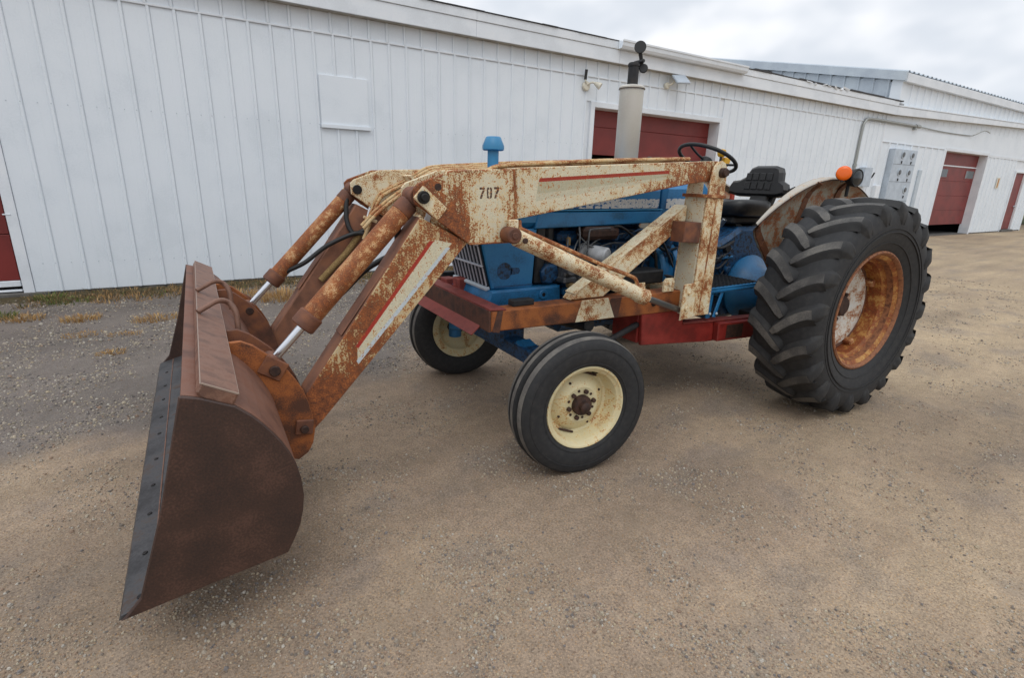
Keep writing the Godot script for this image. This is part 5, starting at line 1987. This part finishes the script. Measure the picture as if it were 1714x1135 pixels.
func pad(st: SurfaceTool, c: Vector3, ax: Vector3, az: Vector3, hx: float, hz: float, hy: float, dip: float) -> void:
	# a cushion: superellipse outline, thick rim, hollow middle
	var n := 40
	var up := az.cross(ax).normalized()
	if up.y < 0:
		up = -up
	var rings := []
	for q in [[0.0, .3, 1], [.45, .35, 1], [.75, .85, 1], [.9, 1.0, 1], [.98, .7, 1], [1.0, .1, 1], [.98, -.6, 1], [.85, -.95, 1], [0.0, -1.0, 1]]:
		var ring := []
		for i in n:
			var t := TAU * i / n
			var cx := signf(cos(t)) * pow(absf(cos(t)), 0.55)
			var cz := signf(sin(t)) * pow(absf(sin(t)), 0.55)
			var lift: float = q[1] * hy + (dip * absf(cz) * q[0] if q[1] > 0.0 else 0.0)
			ring.append(c + ax * cx * q[0] * hx + az * cz * q[0] * hz + up * lift)
		rings.append(ring)
	st.set_smooth_group(1)
	for k in rings.size() - 1:
		for i in n:
			var j := (i + 1) % n
			var mid: Vector3 = (rings[k][i] + rings[k + 1][j]) / 2.0
			var nn := mid - c
			if k == 0 or k == 1:
				nn = up
			if k == rings.size() - 2:
				nn = -up
			tri_n(st, rings[k][i], rings[k][j], rings[k + 1][j], nn)
			tri_n(st, rings[k][i], rings[k + 1][j], rings[k + 1][i], nn)


func make_fender(s: float) -> void:
	# a curved top over the tyre and an upright panel beside it; s = 1 left, -1 right
	# outline of the upright panel; its top edge is rolled over towards the seat
	var edge := PackedVector2Array()
	for p in [[3.3, 1.297], [3.45, 1.395], [3.62, 1.483], [3.8, 1.555], [3.98, 1.603], [4.16, 1.618], [4.34, 1.6], [4.52, 1.545], [4.7, 1.455]]:
		edge.append(Vector2(p[0], p[1]))
	var fine := PackedVector2Array()
	for i in edge.size() - 1:
		for k in 4:
			fine.append(edge[i].cubic_interpolate(edge[i + 1], edge[maxi(i - 1, 0)], edge[mini(i + 2, edge.size() - 1)], k / 4.0))
	fine.append(edge[edge.size() - 1])
	# the panel turns outward near its edge, so that it is hollow on the side of the tyre
	var hub2 := Vector2(3.95, .6)
	var depth := [[0.0, .664], [.012, .655], [.03, .632], [.06, .61], [.11, .597], [.2, .592], [.45, .59]]
	var st := st_new()
	st.set_smooth_group(1)
	for i in fine.size() - 1:
		var d0 := (hub2 - fine[i]).normalized()
		var d1 := (hub2 - fine[i + 1]).normalized()
		for k in depth.size() - 1:
			quad_n(st, v3(fine[i] + d0 * depth[k][0], s * depth[k][1]), v3(fine[i + 1] + d1 * depth[k][0], s * depth[k][1]), v3(fine[i + 1] + d1 * depth[k + 1][0], s * depth[k + 1][1]), v3(fine[i] + d0 * depth[k + 1][0], s * depth[k + 1][1]), Vector3(d0.x, d0.y, s * 2.0))
			quad_n(st, v3(fine[i] + d0 * depth[k][0], s * (depth[k][1] - .006)), v3(fine[i + 1] + d1 * depth[k][0], s * (depth[k][1] - .006)), v3(fine[i + 1] + d1 * depth[k + 1][0], s * (depth[k + 1][1] - .006)), v3(fine[i] + d0 * depth[k + 1][0], s * (depth[k + 1][1] - .006)), Vector3(-d0.x, -d0.y, -s * 2.0))
	var f := part("fender", st, M.fender)
	# the rolled top: a strip whose section is a quarter round, then nearly level
	st = st_new()
	st.set_smooth_group(1)
	var sect := [[.6635, .0], [.661, .009], [.654, .0145], [.644, .017], [.62, .02], [.595, .018], [.59, .006], [.595, .004]]
	for i in fine.size() - 1:
		var e0 := (fine[mini(i + 1, fine.size() - 1)] - fine[maxi(i - 1, 0)]).normalized()
		var e1 := (fine[mini(i + 2, fine.size() - 1)] - fine[i]).normalized()
		var n0 := Vector2(-e0.y, e0.x)
		var n1 := Vector2(-e1.y, e1.x)
		# the strip narrows to nothing at its front end
		var w0 := minf(1.0, 0.15 + i / 14.0)
		var w1 := minf(1.0, 0.15 + (i + 1) / 14.0)
		for k in sect.size() - 1:
			var za0: float = s * (.6635 - (.6635 - sect[k][0]) * w0)
			var zb0: float = s * (.6635 - (.6635 - sect[k + 1][0]) * w0)
			var za1: float = s * (.6635 - (.6635 - sect[k][0]) * w1)
			var zb1: float = s * (.6635 - (.6635 - sect[k + 1][0]) * w1)
			var out := Vector3(n0.x, n0.y, s * 0.3) if k < 5 else Vector3(-n0.x, -n0.y, -s * 0.2)
			quad_n(st, v3(fine[i] + n0 * sect[k][1], za0), v3(fine[i + 1] + n1 * sect[k][1], za1), v3(fine[i + 1] + n1 * sect[k + 1][1], zb1), v3(fine[i] + n0 * sect[k + 1][1], zb0), out)
	part("rolled_top", st, M.fender_top, f)
	for rib in [[3.935, 1.592, 3.85, 1.3], [3.335, 1.312, 3.6, 1.03], [4.3, 1.602, 4.28, 1.3]]:
		var a := Vector2(rib[0], rib[1])
		var d := (Vector2(rib[2], rib[3]) - a).normalized()
		st = st_new()
		for k in depth.size() - 1:
			bar(st, v3(a + d * depth[k][0], s * (depth[k][1] + .004)), v3(a + d * depth[k + 1][0], s * (depth[k + 1][1] + .004)), 0.06, 0.01, Vector3(0, 0, s), 0.003)
		part("rib", st, M.rib_rust, f)
	st = st_new()
	for i in fine.size() - 1:
		tube(st, PackedVector3Array([v3(fine[i], s * .6645), v3(fine[i + 1], s * .6645)]), 0.004, 6)
	part("bare_edge", st, M.hub, f)
	# lamps
	var base := Vector3(4.1, 1.575, s * .74)
	if s > 0:
		var dir := Vector3(-.8, .1, .6).normalized()
		st = st_new()
		rod(st, Vector3(4.08, 1.6, .735), Vector3(4.08, 1.66, .735), 0.01, 10)
		rod(st, Vector3(4.085, 1.663, .735) - dir * 0.045, Vector3(4.085, 1.663, .735), 0.048, 26, 0.014)
		var ind := part("indicator", st, M.hose, f)
		st = st_new()
		lathe(st, [Vector2(.05, 0), Vector2(.051, .006), Vector2(.046, .012), Vector2(.03, .016), Vector2(0, .017)], 26, turned(Vector3(4.085, 1.663, .735), dir))
		part("lens", st, M.amber, ind)
		st = st_new()
		lathe(st, [Vector2(0, 0), Vector2(.03, 0.0), Vector2(.06, .035), Vector2(.066, .075), Vector2(.06, .085), Vector2(.05, .08), Vector2(0, .075)], 26, turned(Vector3(4.2, 1.635, .70), Vector3(-.1, 0, .99)))
		rod(st, Vector3(4.2, 1.5, .72), Vector3(4.2, 1.59, .72), 0.012, 10)
		var wl := part("work_lamp", st, M.black, f)
		st = st_new()
		lathe(st, [Vector2(.052, .082), Vector2(.03, .088), Vector2(0, .09)], 24, turned(Vector3(4.2, 1.635, .70), Vector3(-.1, 0, .99)))
		part("lens", st, M.glass_dark, wl)
	else:
		st = st_new()
		box3(st, 4.44, 4.49, 1.42, 1.5, -.497, -.47, 0.006)
		part("reflector", st, M.decal_red, f)


func rubber_lathe(prof: Array) -> Array:
	# mirrors a half profile given from the middle of the tread to the bead
	var out := []
	for i in range(prof.size() - 1, -1, -1):
		out.append(Vector2(prof[i][0], -prof[i][1]))
	for p in prof:
		if p[1] > 0.0:
			out.append(Vector2(p[0], p[1]))
	return out


func front_wheel(z: float) -> void:
	var s := signf(z)
	var w := node("front_wheel", tractor, Vector3((1.68 if z > 0.0 else 1.73) - AXIS.x, .392, z))
	w.rotation.y = -0.11
	var st := st_new()
	var flip := Transform3D() if s > 0 else Transform3D(Basis(Vector3(0, 1, 0), PI), Vector3.ZERO)
	lathe(st, rubber_lathe([[.396, 0], [.396, .014], [.39, .018], [.368, .022], [.368, .043], [.388, .049], [.386, .07], [.379, .084], [.364, .094], [.345, .099], [.318, .103], [.29, .103], [.262, .098], [.24, .09], [.228, .08], [.215, .075]]), 72, flip, 26.0)
	var tyre := part("tyre", st, M.rubber, w)
	for r in [.335, .255]:
		st = st_new()
		lathe(st, [Vector2(r + .004, .09), Vector2(r + .003, .1035 if r > .3 else .0985), Vector2(r - .003, .1035 if r > .3 else .0985), Vector2(r - .004, .09)], 72, flip)
		part("sidewall_ring", st, M.rubber, tyre)
	st = st_new()
	lathe(st, rubber_lathe([[.3985, 0], [.3985, .015]]), 72, flip)
	lathe(st, [Vector2(.3895, .051), Vector2(.3875, .0702), Vector2(.3815, .083)], 72, flip)
	lathe(st, [Vector2(.3815, -.083), Vector2(.3875, -.0702), Vector2(.3895, -.051)], 72, flip)
	part("worn_tread", st, M.rib_dust, w)
	st = st_new()
	lathe(st, [Vector2(0, .018), Vector2(.1, .012), Vector2(.15, -.015), Vector2(.165, -.03), Vector2(.178, -.06), Vector2(.2, -.075), Vector2(.218, -.082), Vector2(.232, -.09), Vector2(.236, -.082), Vector2(.232, -.07), Vector2(.22, 0), Vector2(.232, .07), Vector2(.237, .083), Vector2(.232, .092), Vector2(.224, .09), Vector2(.216, .078), Vector2(.205, .072), Vector2(.199, .062), Vector2(.196, .03), Vector2(.188, .012), Vector2(.182, -.008), Vector2(.168, -.014), Vector2(.152, .0), Vector2(.12, .022), Vector2(.1, .033), Vector2(.09, .031), Vector2(0, .03)], 56, flip, 30.0)
	var rim := part("rim", st, M.rim_cream, w)
	st = st_new()
	for i in 6:
		var t := TAU * i / 6.0 + 0.2
		rod(st, flip * Vector3(.077 * cos(t), .077 * sin(t), .03), flip * Vector3(.077 * cos(t), .077 * sin(t), .05), 0.0135, 6)
	part("wheel_bolts", st, M.hub, w)
	st = st_new()
	for i in 6:
		var t := TAU * (i + 0.5) / 6.0 + 0.2
		rod(st, flip * Vector3(.08 * cos(t), .08 * sin(t), .028), flip * Vector3(.08 * cos(t), .08 * sin(t), .0335), 0.008, 10, 0.0005)
	for i in 2:
		var t := 1.2 + PI * i
		var cen := Vector3(.172 * cos(t), .172 * sin(t), -.002)
		bar(st, flip * (cen + Vector3(sin(t), -cos(t), 0) * .05), flip * (cen + Vector3(-sin(t), cos(t), 0) * .05), 0.012, 0.012, Vector3(0, 0, 1))
	for i in 4:
		var t := TAU * (i + 0.3) / 4.0
		rod(st, flip * Vector3(.137 * cos(t), .137 * sin(t), .008), flip * Vector3(.137 * cos(t), .137 * sin(t), .016), 0.007, 8, 0.0005)
	part("rim_hole", st, M.hub, w)
	st = st_new()
	lathe(st, [Vector2(0, .0), Vector2(.057, .0), Vector2(.057, .05), Vector2(.052, .062), Vector2(.032, .066), Vector2(.03, .088), Vector2(.02, .096), Vector2(0, .097)], 26, flip)
	part("hub", st, M.hub, w)
	st = st_new()
	rod(st, flip * Vector3(.07, .17, .01), flip * Vector3(.085, .178, .045), 0.006, 8)
	part("valve", st, M.pin, rim)


func rear_wheel(z: float) -> void:
	var s := signf(z)
	var w := node("rear_wheel", tractor, Vector3(3.92 - AXIS.x, .75, z))
	var flip := Transform3D() if s > 0 else Transform3D(Basis(Vector3(0, 1, 0), PI), Vector3.ZERO)
	var st := st_new()
	lathe(st, rubber_lathe([[.722, 0], [.72, .09], [.714, .15], [.702, .188], [.682, .211], [.645, .226], [.585, .231], [.53, .225], [.48, .21], [.445, .196], [.425, .186], [.412, .178], [.404, .165]]), 96, flip, 60.0)
	var tyre := part("tyre", st, M.rubber, w)
	for r in [.475, .545, .57]:
		st = st_new()
		for q in [1, -1]:
			if q > 0:
				lathe(st, [Vector2(r + .006, .222), Vector2(r + .004, .2335), Vector2(r - .004, .2335), Vector2(r - .006, .215)] if r > .5 else [Vector2(r + .006, .2), Vector2(r + .003, .213), Vector2(r - .003, .212), Vector2(r - .006, .2)], 96, flip)
		part("sidewall_ring", st, M.rubber, tyre)
	var lugs := 20
	for side in [1, -1]:
		for i in lugs:
			var base := TAU * (i + (0.5 if side > 0 else 0.0)) / lugs
			st = st_new()
			var dust := st_new()
			lug(st, dust, base, side)
			part("tread_lug", st, M.lug, w)
			part("lug_crown", dust, M.tread_dust, w)
	# rim: deep, with its disc far inside
	st = st_new()
	lathe(st, [Vector2(.33, -.04), Vector2(.34, -.1), Vector2(.37, -.16), Vector2(.4, -.18), Vector2(.41, -.185), Vector2(.416, -.175), Vector2(.405, -.165), Vector2(.39, -.1), Vector2(.39, .1), Vector2(.405, .165), Vector2(.417, .177), Vector2(.415, .188), Vector2(.405, .193), Vector2(.396, .188), Vector2(.388, .17), Vector2(.372, .16), Vector2(.362, .15), Vector2(.357, .11), Vector2(.345, .09), Vector2(.338, .085), Vector2(.334, .05), Vector2(.336, .0), Vector2(.33, -.04)], 72, flip, 30.0)
	var rim := part("rim", st, M.rim_rust, w)
	st = st_new()
	lathe(st, [Vector2(.4175, .178), Vector2(.416, .1885), Vector2(.405, .194), Vector2(.395, .1885), Vector2(.387, .171)], 72, flip, 50.0)
	part("rim_flange", st, M.rim_flange, rim)
	st = st_new()
	lathe(st, [Vector2(.361, .151), Vector2(.356, .112)], 72, flip, 50.0)
	part("rim_bead", st, M.rim_flange, rim)
	st = st_new()
	lathe(st, [Vector2(.335, -.035), Vector2(.333, -.01), Vector2(.318, -.004), Vector2(.306, -.02), Vector2(.29, -.05), Vector2(0, -.06)], 56, flip, 30.0)
	part("rim_step", st, M.rust_brown, rim)
	st = st_new()
	lathe(st, [Vector2(.305, -.03), Vector2(.3, -.004), Vector2(.288, .003), Vector2(.24, -.002), Vector2(.16, -.03), Vector2(.13, -.035), Vector2(0, -.035)], 56, flip, 60.0)
	part("disc", st, M.disc_white, w)
	st = st_new()
	for i in 8:
		var t := TAU * i / 8.0
		rod(st, flip * Vector3(.1 * cos(t), .1 * sin(t), -.036), flip * Vector3(.1 * cos(t), .1 * sin(t), -.01), 0.015, 6)
	lathe(st, [Vector2(0, -.04), Vector2(.075, -.04), Vector2(.075, .0), Vector2(.06, .02), Vector2(0, .025)], 28, flip)
	part("hub", st, M.hub, w)
	st = st_new()
	for i in 4:
		var t := TAU * i / 4.0 + 0.5
		var p := Vector3(.315 * cos(t), .315 * sin(t), 0)
		bar(st, flip * (p + Vector3(0, 0, -.03)), flip * (p + Vector3(0, 0, .05)), 0.05, 0.04, Vector3(cos(t), sin(t), 0), 0.008)
	part("rim_lug", st, M.rust, rim)


func lug(st: SurfaceTool, dust: SurfaceTool, base: float, side: int) -> void:
	# one bar of the tread: from the middle it trails back to the shoulder and runs down on to the side wall
	var rows := []
	var n := 9
	var tails := [[.222, .719, .68, .042], [.2345, .69, .645, .04], [.2385, .65, .61, .034], [.234, .605, .59, .024]]
	for k in n + tails.size():
		var t := minf(float(k) / (n - 1), 1.0)
		var z := lerpf(-0.03, 0.212, t) * side
		var ang := base - 0.235 * (1.0 - pow(1.0 - t, 1.45))
		var r_base := 0.714 - 0.026 * pow(t, 4.0)
		var r_top := 0.756 - 0.021 * t * t
		var half := lerpf(0.032, 0.042, t)
		if k == 0:
			half = 0.02
			r_top = 0.75
		var share := 1.0
		if k >= n:
			var q: Array = tails[k - n]
			z = q[0] * side; r_top = q[1]; r_base = q[2]; half = q[3]
			share = 0.2
			ang -= 0.012 * (k - n + 1)
		var slope := 0.235 * 1.45 * pow(maxf(1.0 - t, 0.04), 0.45)
		var dirz := 0.242 * side
		var dira := -slope * 0.735
		var ln := Vector2(dirz, dira).length()
		var az := -dira / ln * share
		var aa := dirz / ln if k < n else float(side)
		var row := []
		for q in [[-1.75, r_base], [-0.95, r_top - 0.009], [-0.7, r_top], [0.7, r_top], [0.95, r_top - 0.009], [1.75, r_base]]:
			var za: float = z + az * half * q[0]
			if k >= n and absf(q[0]) > 1.5:
				za = (z * side - 0.016) * side
			var an: float = ang + aa * half * q[0] / 0.735
			row.append(Vector3(q[1] * cos(an), q[1] * sin(an), za))
		rows.append(row)
	st.set_smooth_group(1)
	dust.set_smooth_group(1)
	for k in rows.size() - 1:
		var mid := Vector3.ZERO
		for p in rows[k] + rows[k + 1]:
			mid += p / 12.0
		mid *= 0.94
		for i in 5:
			var c: Vector3 = (rows[k][i] + rows[k + 1][i + 1]) / 2.0
			quad_n(st, rows[k][i], rows[k][i + 1], rows[k + 1][i + 1], rows[k + 1][i], c - mid)
		if k < n - 1:
			var up: Vector3 = (rows[k][2] + rows[k][3]) / 2.0
			up.z = 0.0
			var lift := up.normalized() * 0.0012
			quad_n(dust, rows[k][2] + lift, rows[k][3] + lift, rows[k + 1][3] + lift, rows[k + 1][2] + lift, up)
	for e in [0, rows.size() - 1]:
		var out: Vector3 = rows[e][2] - rows[1 if e == 0 else rows.size() - 2][2]
		for i in range(1, 5):
			tri_n(st, rows[e][0], rows[e][i], rows[e][i + 1], out)


# ---------------------------------------------------------------- weeds, grass, far things

func blades(st: SurfaceTool, r: RandomNumberGenerator, c: Vector3, spread: float, count: int, high: float, cols: Array) -> void:
	st.set_smooth_group(-1)
	for i in count:
		var a := r.randf() * TAU
		var d := spread * sqrt(r.randf())
		var p := c + Vector3(cos(a) * d, 0, sin(a) * d * 0.8)
		var lean := Vector3(cos(a), 0, sin(a)) * r.randf_range(0.1, 0.9) + Vector3(r.randf_range(-.3, .3), 0, r.randf_range(-.3, .3))
		var h := high * r.randf_range(0.35, 1.0)
		var w := r.randf_range(0.003, 0.006)
		var side := Vector3(-sin(a * 3.0), 0, cos(a * 3.0)) * w
		var mid := p + Vector3(0, h * 0.6, 0) + lean * h * 0.3
		var tip := p + Vector3(0, h, 0) + lean * h * 0.8
		var col: Color = cols[r.randi() % cols.size()] * r.randf_range(0.75, 1.15)
		st.set_color(col)
		for q in [p - side, mid - side * 0.7, mid + side * 0.7, p - side, mid + side * 0.7, p + side, mid - side * 0.7, tip, mid + side * 0.7]:
			st.add_vertex(q)


func make_growth() -> void:
	var r := RandomNumberGenerator.new()
	r.seed = 17
	var dry := [Color(.46, .28, .11), Color(.52, .35, .16), Color(.4, .22, .08), Color(.33, .2, .09)]
	var green := [Color(.12, .16, .035), Color(.16, .19, .05), Color(.1, .13, .03)]
	var olive := [Color(.16, .115, .06), Color(.22, .15, .08), Color(.1, .085, .04)]
	# single tufts: x, z, spread, height, count, kind
	var tufts := [
		[-1.2, -6.95, .16, .09, 170, 0, "dry orange grass tuft left of the bucket, nearest the shed of the left pair"],
		[-1.72, -7.2, .17, .09, 150, 0, "dry orange grass tuft at the left edge of the yard below the shed wall"],
		[-.8, -5.55, .1, .05, 90, 0, "small dry orange grass tuft alone on the dark gravel left of the bucket"],
		[-.52, -6.7, .2, .08, 170, 0, "wide dry grass tuft just left of the bucket top"],
		[-1.1, -6.3, .14, .045, 90, 0, "low dry grass patch on the dark gravel between two larger tufts"],
		[-.75, -6.15, .12, .04, 70, 0, "flat straw-coloured grass patch left of the bucket side"],
		[.85, -7.25, .34, .17, 420, 0, "large dry straw-coloured grass clump at the wall seen between the bucket and the lower arms"],
		[.35, -7.6, .25, .12, 220, 0, "dry grass clump close to the wall behind the bucket top"],
		[-2.0, -7.35, .2, .1, 200, 1, "bright green grass tuft at the left edge of the yard"],
		[-1.66, -8.2, .13, .14, 150, 1, "green weed at the wall corner beside the left red door"],
		[-1.45, -7.95, .24, .07, 200, 1, "low green grass patch before the wall corner"],
	]
	for q in tufts:
		var st := st_new()
		blades(st, r, Vector3.ZERO, q[2] * 1.15, int(q[4] * 1.6), q[3] * 0.75, [dry, green][q[5]] + ([Color(.4, .3, .14)] if q[5] == 1 else []))
		st.generate_normals()
		var o := put("grass_tuft", st.commit(), M.blade, self, Vector3(q[0], ground_height(q[0], q[1]) - 0.005, q[1]))
		tag(o, q[6], "grass", "tufts of grass on the gravel yard")
	var st := st_new()
	for i in 1500:
		var u := -1.9 + 9.0 * pow(r.randf(), 1.2)
		var p: Vector3 = shed.transform * Vector3(u, 0, r.randf_range(0.02, 0.75) * r.randf_range(0.4, 1.3))
		p.y = ground_height(p.x, p.z) - 0.005
		blades(st, r, p, 0.08, 10, r.randf_range(0.025, 0.09), [olive, olive, dry][r.randi() % 3] + ([green[0]] if r.randf() < 0.12 else []))
	st.generate_normals()
	var strip := put("weed_strip", st.commit(), M.blade, self)
	strip.set_meta("kind", "stuff")
	tag(strip, "brown and olive weeds growing along the foot of the white shed wall", "weeds")
	# bare patch of last year's leaves and soil below the wall
	var wm := worn([Color(0.22, 0.17, 0.12), Color(0.3, 0.24, 0.16), Color(0.25, 0.25, 0.12), Color(0.36, 0.29, 0.19)], 501, 0.5, 0.95, 0.3, 0.03, 256)
	st = st_new()
	st.set_smooth_group(1)
	for i in 60:
		var ua := -2.2 + i * 0.16
		var ub := ua + 0.16
		for k in 3:
			var wide_a := 0.42 + 0.16 * sin(ua * 3.1) + 0.1 * sin(ua * 7.7)
			var wide_b := 0.42 + 0.16 * sin(ub * 3.1) + 0.1 * sin(ub * 7.7)
			var ps := []
			for e in [[ua, wide_a * k / 3.0], [ub, wide_b * k / 3.0], [ub, wide_b * (k + 1) / 3.0], [ua, wide_a * (k + 1) / 3.0]]:
				var p: Vector3 = shed.transform * Vector3(e[0], 0, e[1] - 0.02)
				p.y = ground_height(p.x, p.z) + 0.02 - 0.022 * (e[1] / 0.5)
				ps.append(p)
			quad_n(st, ps[0], ps[1], ps[2], ps[3], Vector3.UP)
	var soil := put("soil_strip", done(st), wm)
	soil.set_meta("kind", "structure")


func make_far_things() -> void:
	var r := RandomNumberGenerator.new()
	r.seed = 29
	# lawn beyond the corner of the shed
	var st := st_new()
	st.set_smooth_group(1)
	quad_n(st, Vector3(36, .05, -60), Vector3(300, .05, -60), Vector3(300, .05, -9.0), Vector3(34.2, .05, -11.5), Vector3.UP)
	var lawn := put("lawn", done(st), worn([Color(0.2, 0.25, 0.1), Color(0.27, 0.32, 0.13), Color(0.34, 0.37, 0.17)], 511, 2.0, 0.95, 0.2, 0.02, 256))
	lawn.set_meta("kind", "structure")
	for q in [[46.0, -15.0, 3.2, "dark green bushy tree just past the shed corner at the right edge"], [53.0, -19.0, 4.0, "taller dark tree behind the nearer bushy tree past the shed corner"]]:
		var t := thing("tree", q[3], "tree", Vector3(q[0], 0, q[1]), "trees past the shed corner")
		st = st_new()
		rod(st, Vector3.ZERO, Vector3(0.1, q[2] * 0.7, 0), 0.16, 10, 0.0, 0.07)
		for i in 6:
			var a := r.randf() * TAU
			rod(st, Vector3(0.05, q[2] * r.randf_range(.25, .5), 0), Vector3(cos(a) * q[2] * .35, q[2] * r.randf_range(.6, .85), sin(a) * q[2] * .35), 0.05, 6, 0.0, 0.02)
		put("trunk", done(st), M.hub, t)
		st = st_new()
		st.set_smooth_group(-1)
		for i in 3500:
			var d := Vector3(r.randfn(), r.randfn(), r.randfn()).normalized() * pow(r.randf(), 0.4)
			d *= 1.0 + 0.25 * sin(d.x * 7.0) * cos(d.z * 6.0)
			var p := Vector3(d.x * q[2] * .5, q[2] * .6 + d.y * q[2] * .48, d.z * q[2] * .5)
			var e1 := Vector3(r.randfn(), r.randfn(), r.randfn()).normalized() * 0.11
			var e2 := e1.cross(Vector3(r.randfn(), r.randfn(), r.randfn())).normalized() * 0.06
			st.set_color(Color(.05, .09, .03) * r.randf_range(.6, 1.5))
			for v in [p - e1, p + e2, p + e1, p - e1, p + e1, p - e2]:
				st.add_vertex(v)
		st.generate_normals()
		put("crown", st.commit(), M.blade, t)
	# two power lines over the far roof
	for i in 2:
		st = st_new()
		var pts := []
		for k in 9:
			var t := k / 8.0
			pts.append(Vector3(120.0 + 130.0 * t, 18.0 + 10.0 * t - 3.0 * t * (1.0 - t) - i * 0.9, -60.0))
		tube(st, smooth_path(pts, 3), 0.03, 5)
		var o := put("power_line", done(st), M.hose)
		tag(o, ["upper of the two thin power lines at the right edge of the sky", "lower of the two thin power lines at the right edge of the sky"][i], "power line", "power lines in the sky")
